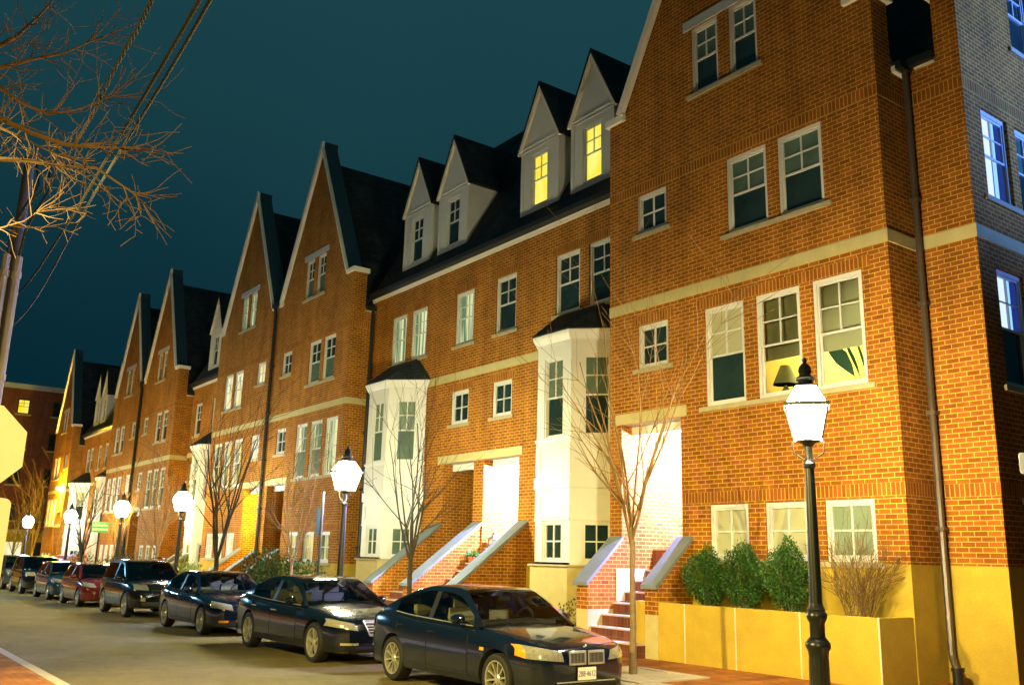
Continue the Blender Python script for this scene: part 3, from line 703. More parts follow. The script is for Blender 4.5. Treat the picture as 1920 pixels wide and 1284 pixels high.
    # ---- inside
    it=MB(fr); zb_=belt(0)
    it.box((cx1-.55,-.66,zb_-.08),(cx1-.22,.66,zb_+.035)); it.build('dashboard',M['cabin'],root)
    if det:
        for y in (-.36,.36):
            for x,nm in ((.0,'seat'),(-.95,'seat')):
                s=MB(fr); s.extrude([(x-.26,y-.23,zb_-.25),(x-.10,y-.25,zb_-.25),(x-.20,y-.20,zb_+.16),(x-.32,y-.19,zb_+.16)],(0,.44,0))
                s.extrude([(x-.30,y-.12,zb_+.17),(x-.21,y-.12,zb_+.17),(x-.24,y-.11,zb_+.33),(x-.31,y-.11,zb_+.33)],(0,.24,0)); s.build(nm,M['seat'],root)
        w=MB(fr); c=Vector((cx1-.62,.36,zb_+.02)); p=[]
        for a in range(17):
            t=2*math.pi*a/16; p.append((c.x+.07*math.sin(t)*1.0,c.y+.18*math.cos(t),c.z+.17*math.sin(t)))
        w.tube(p,.014,5); w.box((c.x-.01,c.y-.17,c.z-.02),(c.x+.01,c.y+.17,c.z+.02)); w.build('steering_wheel',M['trimblack'],root)
        m_=MB(fr); xm=rf1+.12; m_.box((xm,-.11,rt(rf1)-.16),(xm+.03,.11,rt(rf1)-.10)); m_.build('rear_mirror',M['trimblack'],root)
    # ---- wheels
    for a in ax:
        for sg in (-1,1):
            yo=sg*(wmax-.025); wdt=.215; yi=yo-sg*wdt
            t=MB(fr); pr=[(wr*.70,0),(wr*.84,.012),(wr*.95,.0),(wr,-.03),(wr,-.185),(wr*.94,-.215),(wr*.70,-.215)]
            t.lathe([(r,sg*h) for r,h in pr],(a,yo,wr),28,axis='y',caps=False)
            w=t.build('wheel',M['tyre'],root)
            r=MB(fr); rr=wr*.72; r.lathe([(rr,sg*.004),(rr*.93,sg*.002),(rr*.90,-sg*.03),(rr*.90,-sg*.17)],(a,yo,wr),28,axis='y',caps=False,m=0)
            ns=sp.get('spokes',10)
            for q in range(ns):
                th=2*math.pi*(q+.3)/ns; ct,st=math.cos(th),math.sin(th); hw=sp.get('spw',.020)
                P=lambda rad_,of,d_:(a+ct*rad_-st*of,yo+sg*d_,wr+st*rad_+ct*of)
                r.face([P(.05,-hw*.8,-.028),P(.05,hw*.8,-.028),P(rr*.93,hw,-.012),P(rr*.93,-hw,-.012)])
                r.face([P(.05,-hw*.8,-.028),P(rr*.93,-hw,-.012),P(rr*.93,-hw,-.06),P(.05,-hw*.8,-.07)]); r.face([P(.05,hw*.8,-.028),P(.05,hw*.8,-.07),P(rr*.93,hw,-.06),P(rr*.93,hw,-.012)])
            r.lathe([(.0,-sg*.014),(.045,-sg*.016),(.065,-sg*.03),(.065,-sg*.08)],(a,yo,wr),14,axis='y',caps=False)
            r.build('rim',M['rim'],w,ang=30)
            bk=MB(fr); bk.lathe([(0,-sg*.085),(rr*.9,-sg*.085)],(a,yo,wr),20,axis='y',caps=False); bk.build('brake_disc',M['arch'],w)
    # ---- lamps, grille, bumper, plate
    for sg in (-1,1):
        for q,m,nm in sp.get('lights',()):
            patch(nm,[(sg*y,z) for y,z in q],'f',M[m],.008,8,5)
        if 'tail' in sp: patch('tail_light',[(sg*y,z) for y,z in sp['tail']],'b',M['redlens'],.008,8,5)
        mr=MB(fr); mx,mz=sp['mirror']; my=sg*(wid(mx)*.94+.10)
        mr.lathe([(0,-.10),(.05,-.085),(.075,-.03),(.078,.03),(.06,.08),(0,.10)],(0,0,0),12,axis='y')
        vs=[(mx+v[0]-X0*0,0,0) for v in mr.v]
        mr2=MB(fr)
        base=MB(); base.lathe([(0,-.11),(.055,-.095),(.082,-.03),(.085,.03),(.065,.085),(0,.11)],(mx,my,mz),12,axis='y')
        for f in base.f: mr2.face([(mx+(base.v[i][0]-mx)*.85,base.v[i][1],mz+(base.v[i][2]-mz)*.85) for i in f],0,True)
        mr2.box((mx-.03,sg*(wid(mx)*.90),mz-.055),(mx+.03,my,mz-.03)); mr2.build('door_mirror',[pm],root)
    for nm,corn,m,off in sp.get('front',()): patch(nm,corn,'f',M[m],off,10,4)
    if sp.get('kidney'):
        for sg in (-1,1):
            q=MB(fr); cy,hw,z0_,z1_=sp['kidney']; yA,yB=sg*(cy-hw),sg*(cy+hw)
            patch('',[(yA,z0_),(yB,z0_),(yB,z1_),(yA,z1_)],'f',None,.006,8,4,into=q,mi=1)
            for i in range(11):
                y=yA+(yB-yA)*(i+.5)/11; patch('',[(y-.0028,z0_+.01),(y+.0028,z0_+.01),(y+.0028,z1_-.01),(y-.0028,z1_-.01)],'f',None,.010,1,3,into=q,mi=0)
            t=.013
            for c in ([(yA,z0_-t),(yB,z0_-t),(yB,z0_+t),(yA,z0_+t)],[(yA,z1_-t),(yB,z1_-t),(yB,z1_+t),(yA,z1_+t)],[(yA-t,z0_-t),(yA+t,z0_-t),(yA+t,z1_+t),(yA-t,z1_+t)],[(yB-t,z0_-t),(yB+t,z0_-t),(yB+t,z1_+t),(yB-t,z1_+t)]):
                patch('',c,'f',None,.02,4,2,into=q,mi=0)
            q.build('grille',[M['chrome'],M['trimblack']],root)
    if sp.get('slats'):
        q=MB(fr); hw,z0_,z1_,hb=sp['slats']
        patch('',[(-hb,z0_),(hb,z0_),(hw,z1_),(-hw,z1_)],'f',None,.006,10,4,into=q,mi=1)
        ns=sp.get('nslat',5)
        for i in range(ns):
            f_=(i+.5)/ns; z=z0_+(z1_-z0_)*f_; w_=hb+(hw-hb)*f_; patch('',[(-w_,z-.009),(w_,z-.009),(w_,z+.009),(-w_,z+.009)],'f',None,.016,10,1,into=q,mi=0)
        t=.012
        for c in ([(-hb,z0_-t),(hb,z0_-t),(hb,z0_+t),(-hb,z0_+t)],[(-hw,z1_-t),(hw,z1_-t),(hw,z1_+t),(-hw,z1_+t)],[(-hb-t,z0_),(-hb+t,z0_),(-hw+t,z1_),(-hw-t,z1_)],[(hb-t,z0_),(hb+t,z0_),(hw+t,z1_),(hw-t,z1_)]):
            patch('',c,'f',None,.02,8,2,into=q,mi=0)
        q.build('grille',[M['chrome'],M['trimblack']],root)
    if sp.get('plate'):
        y,z,txt=sp['plate']; h=hit((4,y,z),(-1,0,0),0); px=h[0]-(0 if True else 0)
        # body mesh is stored relative to the car root already
        q=MB(fr); px=h[0]
        q.box((px-.01,y-.155,z-.078),(px+.022,y+.155,z+.078)); pl=q.build('number_plate',M['plate'],root)
        if txt: text_mesh(pl,txt,.098,(X0+px+.0235,Y0+y,z0+z-.004),(rad(90),0,rad(90)),M['plate_ink'],sx=.80)
        q=MB(fr)
        for a,b in (((px-.01,y-.165,z-.088),(px+.018,y+.165,z-.0785)),((px-.01,y-.165,z+.0785),(px+.018,y+.165,z+.088)),((px-.01,y-.165,z-.0785),(px+.018,y-.1555,z+.0785)),((px-.01,y+.1555,z-.0785),(px+.018,y+.165,z+.0785))): q.box(a,b)
        q.build('plate_frame',M['trimblack'],root)
    # ---- doors, seams, handles
    if det:
        for sg,v in ((-1,'r'),(1,'l')):
            for (xa,xb) in sp['doors']:
                zt=lambda x:belt(x)-.10
                zlo=sp.get('sillz',.34)
                d=patch('door',[(xa+.012,zlo),(xb-.012,zlo),(xb-.006,zt(xb)),(xa+.006,zt(xa))],v,pm,.004,14,10)
                if d:
                    hx=xa+.16; hz=belt(hx)-.16; h=hit((hx,sg*3,hz),(0,-sg,0),0)
                    if h:
                        q=MB(fr); q.tube([(hx-.09,h[1]+sg*.008,hz),(hx-.07,h[1]+sg*.032,hz),(hx+.07,h[1]+sg*.032,hz),(hx+.09,h[1]+sg*.008,hz)],.012,6); q.build('handle',M[sp.get('handle','p_black')],d)
            q=MB(fr)
            for (xa,xb) in sp['doors']:
                for x in (xa,xb): line(q,(x,sp.get('sillz',.34)-.02),(x,belt(x)-.06),v,.012,.0025)
            line(q,(sp['doors'][0][0],.325),(sp['doors'][-1][1],.325),v,.014,.0025,n=20)
            q.build('door_seam',M['arch'],root)
        q=MB(fr); w1=wid(cx1+.1)*.86; nx=Lh-.22
        for sg in (-1,1):
            a=(cx1+.02,sg*w1); b=(nx-.12,sg*wid(nx-.12)*.80); dx,dy=b[0]-a[0],b[1]-a[1]; l=math.hypot(dx,dy); ox,oy=-dy/l*.005,dx/l*.005
            patch('',[(a[0]-ox,a[1]-oy),(b[0]-ox,b[1]-oy),(b[0]+ox,b[1]+oy),(a[0]+ox,a[1]+oy)],'t',None,.003,14,1,into=q)
        q.build('bonnet_seam',M['arch'],root)
        for sg in (-1,1):                        # bright window line under the side glass
            q=MB(fr); q2=[(x,sg*(wb(x)+.004),belt(x)+.004) for x in [sg0+(sg1-sg0)*i/14 for i in range(15)]]; q.tube(q2,.008,4); q.build('window_trim',M[sp.get('wtrim','trimblack')],root)
        for y in (-.25,.30):
            q=MB(fr); q.tube([(cx1+.01,y,belt(cx1)+.03),(cx1-.10,y-.25,max(rt(cx1-.10),belt(cx1-.1))+.03)],.008,4); q.build('wiper',M['trimblack'],root)
    if sp.get('rails'):
        for sg in (-1,1):
            q=MB(fr); p=[(x,sg*.56,rt(x)+.055) for x in (-1.55,-1.0,-.4,.1)]; p=[(-1.62,sg*.56,rt(-1.62)-.01)]+p+[(.17,sg*.56,rt(.17)-.01)]; q.tube(p,.02,6); q.build('roof_rail',M['trimblack'],root)
    if sp.get('badge'):
        z=sp['badge']; h=hit((4,0,z),(-1,0,0),.01); q=MB(fr); r=.041
        for k in range(16):
            a,b=2*math.pi*k/16,2*math.pi*(k+1)/16
            P=lambda rr,t:(h[0]+.006,rr*math.cos(t),z+rr*math.sin(t))
            q.face([P(r*.72,a),P(r,a),P(r,b),P(r*.72,b)],2); q.face([P(0,0),P(r*.72,a),P(r*.72,b)],0 if (k//4)%2 else 1)
        q.build('badge',[M['badge_blue'],M['plate'],M['trimblack']],root)
    if sp.get('amberside'):
        for sg,v in ((-1,'r'),(1,'l')):
            x,z=sp['amberside']; patch('side_marker',[(x-.05,z-.02),(x+.05,z-.02),(x+.05,z+.02),(x-.05,z+.02)],v,M['amber'],.007,3,2)
    return root
SEDAN=dict(L=4.52,W=1.82,ax=(1.46,-1.30),wr=.325,
  top=[(-2.26,.78),(-2.20,.93),(-2.0,1.005),(-1.6,1.02),(-.8,.965),(.2,.935),(1.0,.925),(1.5,.875),(1.9,.815),(2.10,.765),(2.20,.735),(2.24,.705),(2.26,.66)],
  wid=[(-2.26,.60),(-2.22,.72),(-2.1,.80),(-1.8,.86),(-1.3,.905),(0,.91),(1.3,.905),(1.75,.88),(2.0,.83),(2.15,.745),(2.23,.64),(2.26,.54)],
  belt=[(-2.0,1.0),(-1.6,1.01),(-.8,.965),(.2,.935),(1.05,.915)],
  cabx=(-1.78,1.02), roof=[(-1.78,1.03),(-1.5,1.14),(-1.15,1.285),(-.8,1.385),(-.4,1.425),(0,1.42),(.3,1.375),(.6,1.22),(.85,1.05),(1.02,.92)],
  rfx=(-.92,.26),sgx=(-1.28,.84),bp=(-.34,-.22),doors=((-1.18,-.28),(-.28,.80)),mirror=(.62,1.0),
  tail=[(.45,.74),(.80,.74),(.80,.92),(.45,.92)])
def spec(base,sx=1,sz=1,sy=1,**k):
    d={}
    for a,v in base.items():
        if a in ('top','belt','roof'): d[a]=[(x*sx,z*sz) for x,z in v]
        elif a=='wid': d[a]=[(x*sx,y*sy) for x,y in v]
        elif a in ('cabx','rfx','sgx','bp'): d[a]=tuple(x*sx for x in v)
        elif a=='ax': d[a]=tuple(x*sx for x in v)
        elif a=='doors': d[a]=tuple((p*sx,q*sx) for p,q in v)
        elif a=='mirror': d[a]=(v[0]*sx,v[1]*sz)
        elif a in('lights',): d[a]=v
        else: d[a]=v
    d['L']=base['L']*sx; d['W']=base['W']*sy; d.update(k); return d
HATCH=dict(L=4.3,W=1.76,ax=(1.33,-1.27),wr=.31,
  top=[(-2.15,.62),(-2.10,.86),(-1.95,.95),(-1.2,.96),(0,.95),(.95,.96),(1.4,.91),(1.8,.82),(2.02,.72),(2.11,.64),(2.15,.55)],
  wid=[(-2.15,.58),(-2.1,.70),(-1.95,.80),(-1.4,.86),(0,.88),(1.3,.875),(1.7,.84),(1.95,.76),(2.08,.62),(2.15,.42)],
  belt=[(-2.1,.95),(-1.2,.96),(0,.945),(1.1,.95)],
  cabx=(-2.05,1.12),roof=[(-2.05,.98),(-1.9,1.12),(-1.7,1.30),(-1.4,1.42),(-.8,1.475),(-.2,1.475),(.2,1.43),(.6,1.27),(.9,1.09),(1.12,.96)],
  rfx=(-1.55,.22),sgx=(-1.75,.94),bp=(-.34,-.22),doors=((-1.15,-.28),(-.28,.84)),mirror=(.66,1.02),det=0)
SUV=dict(L=4.35,W=1.83,ax=(1.33,-1.30),wr=.36,zb=.27,
  top=[(-2.17,.72),(-2.12,.98),(-1.95,1.06),(-1.2,1.07),(0,1.06),(.9,1.06),(1.4,1.03),(1.85,.96),(2.05,.87),(2.13,.75),(2.17,.62)],
  wid=[(-2.17,.66),(-2.12,.78),(-1.95,.86),(-1.4,.905),(0,.915),(1.4,.91),(1.8,.88),(2.0,.81),(2.12,.68),(2.17,.52)],
  belt=[(-2.1,1.06),(-1.2,1.07),(0,1.055),(1.1,1.05)],
  cabx=(-2.08,1.05),roof=[(-2.08,1.09),(-2.0,1.28),(-1.88,1.48),(-1.65,1.61),(-1.0,1.665),(-.3,1.665),(.12,1.62),(.5,1.42),(.8,1.22),(1.05,1.06)],
  rfx=(-1.72,.14),sgx=(-1.90,.86),bp=(-.36,-.24),doors=((-1.18,-.30),(-.30,.80)),mirror=(.60,1.14),sillz=.42,tum=.30)
# ------------------------------------------------------------------ plants
def rv(): 
    while True:
        v=Vector((random.uniform(-1,1),random.uniform(-1,1),random.uniform(-1,1)))
        if .01<v.length<1: return v.normalized()
def shrub(name,label,cat,c,rx,ry,h,n,m='leaf',leaf=.045,group=None,pointy=False):
    t=thing(name,label,cat,c,group); q=MB(); X,Y,Z=c
    ph=[random.uniform(0,6.28) for _ in range(6)]
    for _ in range(n):
        d=rv(); f=random.random()**.33
        lump=1+.10*math.sin(3*d.x+ph[0]+4*d.z)+.09*math.sin(5*d.y+ph[1]+3*d.x)+.07*math.sin(9*d.z+ph[2]+7*d.x)
        f=f*lump+random.choice((0,0,0,.05,.12))*random.random()
        wz=(1-.30*max(0,d.z)-.12*max(0,-d.z)) if pointy else 1
        p=Vector((X+d.x*rx*f*wz,Y+d.y*ry*f*wz,Z+h*.52+d.z*h*.5*f))
        if p.z<Z+.03: continue
        a=(d*.8+rv()*.7+Vector((0,0,.35))).normalized(); b=a.cross(rv()).normalized(); l=leaf*random.uniform(.7,1.4)
        q.face([p-b*l*.33,p+a*l*.55-b*l*.2,p+a*l*1.1,p+a*l*.55+b*l*.33])
    q.build('foliage',M[m],t)
    s=MB()
    for i in range(6):
        a=random.uniform(0,6.28); s.tube([(X+.05*math.cos(a),Y+.05*math.sin(a),Z-.03),(X+.4*rx*math.cos(a),Y+.4*ry*math.sin(a),Z+h*.45),(X+.6*rx*math.cos(a),Y+.6*ry*math.sin(a),Z+h*.75)],[.018,.012,.005],5)
    s.build('stem',M['bark_dark'],t)
    return t
def grow(q,p,d,l,r,lev,up=.10,spread=(22,48),jit=.13,rmin=.005,seg=5,kids=(3,5)):
    path=[p.copy()]; rs=[r]; dd=d.normalized(); sp=[]
    for i in range(seg):
        dd=(dd+rv()*jit+Vector((0,0,up))).normalized(); p=p+dd*(l/seg); path.append(p.copy()); rs.append(max(rmin,r*(1-.72*(i+1)/seg))); sp.append((p.copy(),dd.copy(),rs[-1],(i+1)/seg))
    q.tube(path,rs,5 if r>.012 else 4,cap=False)
    if lev<=0: return
    for _ in range(random.randint(*kids)):
        pp,pd,pr,f=random.choice(sp); ax=pd.cross(rv()).normalized(); an=rad(random.uniform(*spread))
        nd=(Matrix.Rotation(an,3,ax)@pd).normalized(); grow(q,pp,nd,l*random.uniform(.42,.7),max(rmin,pr*.7),lev-1,up,spread,jit,rmin,max(3,seg-1),kids)
def bare_tree(label,c,hf,H,spread,nst,seed,r=.06,m='bark',mt='twig',levels=2,group='bare street trees along the pavement',lean=(0,0),rmin=.0035,kids=(3,5)):
    st=random.getstate(); random.seed(seed)
    t=thing('street_tree',label,'tree',c,group); b=Vector(c); q=MB()
    path=[b+Vector((0,0,-.1))]; rs=[r*1.5]
    for i in range(1,7):
        f=i/6; path.append(b+Vector((lean[0]*f+random.uniform(-.015,.015),lean[1]*f+random.uniform(-.015,.015),hf*f))); rs.append(r*(1.12-.3*f))
    q.tube(path,rs,10,cap=False); top=path[-1]
    q.build('trunk',M[m],t)
    br=MB()
    for i in range(nst):
        a=2*math.pi*i/nst+random.uniform(-.3,.3); out=random.uniform(.35,1.0)*spread
        start=top+Vector((0,0,-random.uniform(0,.5)*min(1,hf*.3)))
        d=Vector((math.cos(a)*out,math.sin(a)*out,(H-hf)*random.uniform(.75,1.05)))
        grow(br,start,d,d.length*random.uniform(.75,1.0),r*random.uniform(.38,.6),levels,.07,rmin=rmin,kids=kids)
    br.build('branches',M[mt],t)
    random.setstate(st); return t
# ------------------------------------------------------------------ street lamps
def lamp_proto():
    t=thing('street_lamp','','street lamp',(0,0,0),'gas style street lamps along the pavement')
    q=MB(); n=16
    q.lathe([(.15,-.2),(.15,.06),(.125,.10),(.118,.2),(.110,.82),(.122,.90),(.145,.94),(.145,.99),(.115,1.03),(.088,1.06),(.088,1.22),(.105,1.25),(.122,1.29),(.122,1.33),(.10,1.36),(.105,1.38),(.085,1.42),(.076,1.45)],(0,0,0),n)
    for k in range(8):                            # flutes of the base
        a=2*math.pi*k/8; q.tube([(.104*math.cos(a),.104*math.sin(a),.24),(.098*math.cos(a),.098*math.sin(a),.82)],.016,5)
    q.build('lamp_base',M['black'],t)
    q=MB(); q.lathe([(.076,1.42),(.074,1.6),(.060,2.9),(.055,3.08),(.075,3.10),(.078,3.14),(.055,3.17),(.045,3.22),(.050,3.36),(.085,3.40),(.15,3.425),(.15,3.445)],(0,0,0),n); q.build('post',M['black'],t)
    f=MB(); z0,z1,w0,w1=3.44,3.85,.155,.245
    e_=.012
    for sx in (-1,1):
        for sy in (-1,1): f.tube([(sx*w0,sy*w0,z0),(sx*w1,sy*w1,z1)],.013,5)
        f.tube([(sx*(w0+.03),0,z0-.02),(sx*(w0+.02),0,z0-.16),(sx*.05,0,z0-.25)],.009,5); 
    for a,b in (((-.27,-.27,z1),(.27,-.235,z1+.05)),((-.27,.235,z1),(.27,.27,z1+.05)),((-.27,-.2345,z1),(-.235,.2345,z1+.05)),((.235,-.2345,z1),(.27,.2345,z1+.05))): f.box(a,b)
    z2,w2=4.12,.125
    for sx in (-1,1):
        for sy in (-1,1): f.tube([(sx*.235,sy*.235,z1+.05),(sx*w2,sy*w2,z2)],.012,5)
    fo=f.build('lantern_frame',M['black'],t)
    g=MB()
    P=lambda w,z:[(-w,-w,z),(w,-w,z),(w,w,z),(-w,w,z)]
    A,B,C_,D_=P(w0+.004,z0+.008),P(w1-.002,z1-.002),P(.238,z1+.052),P(w2+.004,z2-.006)
    for a,b in ((A,B),(B,C_),(C_,D_)):
        for k in range(4): j=(k+1)%4; g.face([a[k],a[j],b[j],b[k]])
    g.face(A[::-1]); g.face(D_)
    g.build('lantern_glass',M['lamp_warm'],fo)
    h=MB(); h.lathe([(.15,4.115),(.155,4.13),(.10,4.16),(.09,4.20),(.125,4.215),(.13,4.235),(.075,4.27),(.07,4.30),(.085,4.32),(.075,4.38),(.045,4.42),(.02,4.44),(.03,4.46),(.03,4.49),(.0,4.52)],(0,0,0),12); h.build('finial',M['black'],fo)
    return t
def kids(o): return [c for c in bpy.data.objects if c.parent==o]
def copy_tree(o,parent=None):
    c=o.copy(); COL.objects.link(c)
    if parent is not None: c.parent=parent
    for k in kids(o): copy_tree(k,c)
    return c
# ================================================================== the place
# ---- camera
yaw,pitch,roll=rad(53.80527),rad(13.19204),rad(1.45028)
fw=Vector((-math.sin(yaw)*math.cos(pitch),math.cos(yaw)*math.cos(pitch),math.sin(pitch)))
rt_=Vector((math.cos(yaw),math.sin(yaw),0)); up_=rt_.cross(fw)
r2=rt_*math.cos(roll)+up_*math.sin(roll); u2=-rt_*math.sin(roll)+up_*math.cos(roll)
cam=bpy.data.cameras.new('camera'); cam.sensor_width=36; cam.lens=1725.137/1920*36; cam.clip_end=600; cam.clip_start=.05
co=bpy.data.objects.new('camera',cam); COL.objects.link(co)
co.matrix_world=Matrix(((r2.x,u2.x,-fw.x,0),(r2.y,u2.y,-fw.y,0),(r2.z,u2.z,-fw.z,1.85),(0,0,0,1)))
S.camera=co
def at(px,py,dep): return Vector((0,0,1.85))+fw*dep+r2*((px-960)*dep/1725.137)-u2*((py-642)*dep/1725.137)
# ---- sky
w=bpy.data.worlds.new('World'); S.world=w; w.use_nodes=True; nt=w.node_tree; bg=nt.nodes['Background']
tc=N(nt,'ShaderNodeTexCoord'); sx=N(nt,'ShaderNodeSeparateXYZ'); L(nt,tc.outputs['Generated'],sx.inputs[0])
mr=N(nt,'ShaderNodeMapRange'); mr.inputs['From Min'].default_value=.10; mr.inputs['From Max'].default_value=.56; mr.interpolation_type='SMOOTHSTEP'
nz=N(nt,'ShaderNodeTexNoise'); nz.inputs['Scale'].default_value=1.6; nz.inputs['Detail'].default_value=3; L(nt,tc.outputs['Generated'],nz.inputs['Vector'])
ad=N(nt,'ShaderNodeMath',operation='MULTIPLY_ADD'); ad.inputs[1].default_value=.26; L(nt,nz.outputs['Fac'],ad.inputs[0]); L(nt,sx.outputs['Z'],ad.inputs[2])
sb=N(nt,'ShaderNodeMath',operation='SUBTRACT'); sb.inputs[1].default_value=.13; L(nt,ad.outputs[0],sb.inputs[0]); L(nt,sb.outputs[0],mr.inputs['Value'])
cr=N(nt,'ShaderNodeMix',data_type='RGBA'); cr.inputs['A'].default_value=(.0016,.021,.033,1); cr.inputs['B'].default_value=(.0105,.054,.067,1)
L(nt,mr.outputs[0],cr.inputs['Factor']); L(nt,cr.outputs['Result'],bg.inputs['Color']); bg.inputs['Strength'].default_value=1
S.view_settings.view_transform='Standard'; S.view_settings.look='None'; S.view_settings.exposure=0; S.view_settings.gamma=1
S.cycles.max_bounces=6; S.cycles.diffuse_bounces=3; S.cycles.glossy_bounces=3; S.cycles.transparent_max_bounces=10; S.cycles.sample_clamp_indirect=4; S.cycles.caustics_reflective=False; S.cycles.caustics_refractive=False
try: S.cycles.use_denoising=True; S.cycles.denoiser='OPENIMAGEDENOISE'
except Exception: pass
S.cycles.use_light_tree=True
# ---- lamp materials
def bulb(name,col,st):
    m,nt,b=mat(name); b.inputs['Base Color'].default_value=(.8,.8,.8,1); b.inputs['Emission Color'].default_value=c4(col); b.inputs['Emission Strength'].default_value=st; M[name]=m
bulb('lamp_warm',(1,.84,.48),500); bulb('lamp_green',(1,.97,.58),480); bulb('lamp_blue',(.90,.95,.85),340); bulb('lamp_gold',(1,.70,.18),430)
bulb('porch_bulb',(1,.95,2.6),5200); bulb('porch_white',(1,1.02,2.2),8500); bulb('porch_orange',(1,.66,.05),3500); bulb('flood',(1,.66,.02),15000)
# ---- ground
def strip(name,y0,y1,dz,m,x0=-150,x1=40,h=None):
    q=MB(); xs=[x0+(x1-x0)*i/60 for i in range(61)]+[-8]; xs.sort()
    for a,b in zip(xs,xs[1:]):
        za,zb=gz(a)+dz,gz(b)+dz
        q.face([(a,y0,za),(b,y0,zb),(b,y1,zb),(a,y1,za)])
        if h: q.face([(a,y0,za-h),(b,y0,zb-h),(b,y0,zb),(a,y0,za)]); q.face([(a,y1,za-h),(a,y1,za),(b,y1,zb),(b,y1,zb-h)])
    return struct(q.build(name,m if isinstance(m,list) else M[m]))
q=MB(); q.face([(-400,-300,-2.6),(200,-300,-2.6),(200,400,-2.6),(-400,400,-2.6)]); struct(q.build('ground',M['asphalt']))
strip('road',2.9,9.62,0,'asphalt'); 
strip('kerb',9.60,9.75,.15,'kerb',x0=-74,h=.3); strip('kerb',2.80,2.95,.15,'kerb',h=.3)
strip('pavement',9.751,24,.146,'paver',x0=-74); strip('pavement',-12,2.799,.146,'paver')
strip('pavement',9.752,10.25,.150,'walk',x0=-74)
q=MB(); q.face([(-150,9.62,gz(-100)-.004),(-73.9,9.62,gz(-74)-.004),(-73.9,60,gz(-74)-.004),(-150,60,gz(-100)-.004)]); struct(q.build('side_road',M['asphalt']))
# ---- corner house
h=thing('brick_house','gabled brick corner house with concrete planter in front, its big triple window lit from inside','house',(-11.4,13.6,gz(-11)),'brick row houses along the street')
HA=gable_house(h,-8.05,-14.87,0,False,{'*':('glass','blind_dim'),'ss':'glass','ts':'glass','t1':'clear','t2':'clear','t3':'clear','blinds':{'t1':5.78,'t2':5.62,'t3':5.52},
   'gab':('glass','blind_dim'),'g1':'blind','g2':'lit_soft','g3':'blind'} if False else {'*':('glass','blind_dim'),'ss':'glass','ts':'glass','t3':('glass','blind_pale'),'t2':'clear','t1':'clear','blinds':{'t2':5.55,'t1':5.52},'g3':'blind_pale','g2':'blind_pale','g1':'blind'},
   porch_kw=dict(light=(1.45,4.1),lamp_mat='porch_bulb',lx=.9),left_free=False)
g=HA['g']
stoop(h,[(-14.85,-14.5),(-12.88,-12.55)],[(-14.5,-12.88)],13.6,HA['zf'],2.36,12.66,1.50,12.45,g,base_z=.90,rise=.22,tread=.30)
# setback bay and side gable wall of the corner house
Y2=14.47; fr=FRONT(Y2); q=MB(fr)
wall_panel(q,-8.05,-7.0,g-.4,10.55,(),zbase=1.91); wall_panel(q,-7.43,-7.0,10.55,11.9,())
fs=SIDE(-7.0); sw=[(15.02,15.95,4.75,6.75),(16.30,17.23,4.75,6.75),(15.02,15.95,8.0,9.65),(16.22,17.15,8.0,9.65),(16.48,17.3,11.3,12.98),(17.62,18.44,11.3,12.98),(15.12,16.05,1.98,3.0),(16.4,17.33,1.98,3.0)]
q2=MB(fs); wall_panel(q2,14.47,21.3,g-.4,11.9,sw,zbase=1.91)
uc=17.885; zap=17.6; 
cl=[(-(zap-11.9),(uc-15.0),-(zap-11.9)*15.0+(uc-15.0)*11.9),((zap-11.9),(20.77-uc),(zap-11.9)*20.77+(20.77-uc)*11.9)]
wall_panel(q2,15.0,20.77,11.9,zap,[(*o,0) for o in sw],clips=cl)
for f,mi in zip(q2.f,q2.mi): pts=[q2.v[i] for i in f]; q.f.append([len(q.v)+k for k in range(len(pts))]); q.v+=pts; q.mi.append(mi); q.sm.append(False)
x=-7.43
def W(*pts): q.f.append([len(q.v)+k for k in range(len(pts))]); q.v.extend(pts); q.mi.append(0); q.sm.append(False)
W((x,14.47,10.5),(x,21.3,10.5),(x,21.3,11.9),(x,14.47,11.9)); W((x,15,11.9),(x,20.77,11.9),(x,uc,zap)); W((x,14.47,11.9),(-7,14.47,11.9),(-7,15,11.9),(x,15,11.9)); W((x,21.3,g-.4),(-7,21.3,g-.4),(-7,21.3,11.9),(x,21.3,11.9))
W((-14.8,21.25,g-.4),(-7.1,21.25,g-.4),(-7.1,21.25,10.6),(-14.8,21.25,10.6))
q.fr=W0; q.build('side_wall',[M['brick'],M['concrete']],h)
for sgn,ya in ((1,15.0),(-1,20.77)):
    rake(h,SIDE(-7.0),ya,11.9,uc,zap,sgn,14.38 if sgn>0 else 21.39)
c=MB(fr); c.extrude([(-14.86,.10,10.60),(-14.86,-3.43,17.0),(-14.86,-6.83,10.55)],(7.425,0,0)); c.build('roof',M['roof'],h)
c=MB(fr); c.box((-8.049+.25,.001,10.50),(-7.435,.05,10.595)); c.build('fascia',M['cream'],h)
c=MB(fr); c.box((-8.049+.2,.052,10.53),(-7.42,.17,10.67)); c.build('gutter',M['gutter'],h)
for a,b,dd in ((7.16,7.38,.02),):
    bandbox(h,fr,-8.029,-6.98,a,b); bandbox(h,fs,Y2+.001,21.3,a+.002,b-.002,.0195)
for a,b in ((9.85,10.06),(2.97,3.18)): soldier(h,fr,-8.05,-7.0,a,b); soldier(h,fs,Y2,21.3,a,b)
SP={0:('glass','blue_glow'),1:('glass','blind_dim'),2:('blue_glow','blue_glow'),3:('glass','blind_dim'),4:('glass','glass'),5:('glass','glass')}  # first window's upper sash glows in place of bluish reflections
for i,o in enumerate(sw):
    pn,up=SP.get(i,('glass','blind_dim')); window(h,fs,*o,'dh' if i<6 else 'sq',pn,up,d=-.05)
for a,b,z in ((14.9,17.36,4.75),(14.9,17.28,8.0),(16.36,18.56,11.3),(15.0,17.45,1.98)): sill(h,fs,a,b,z)
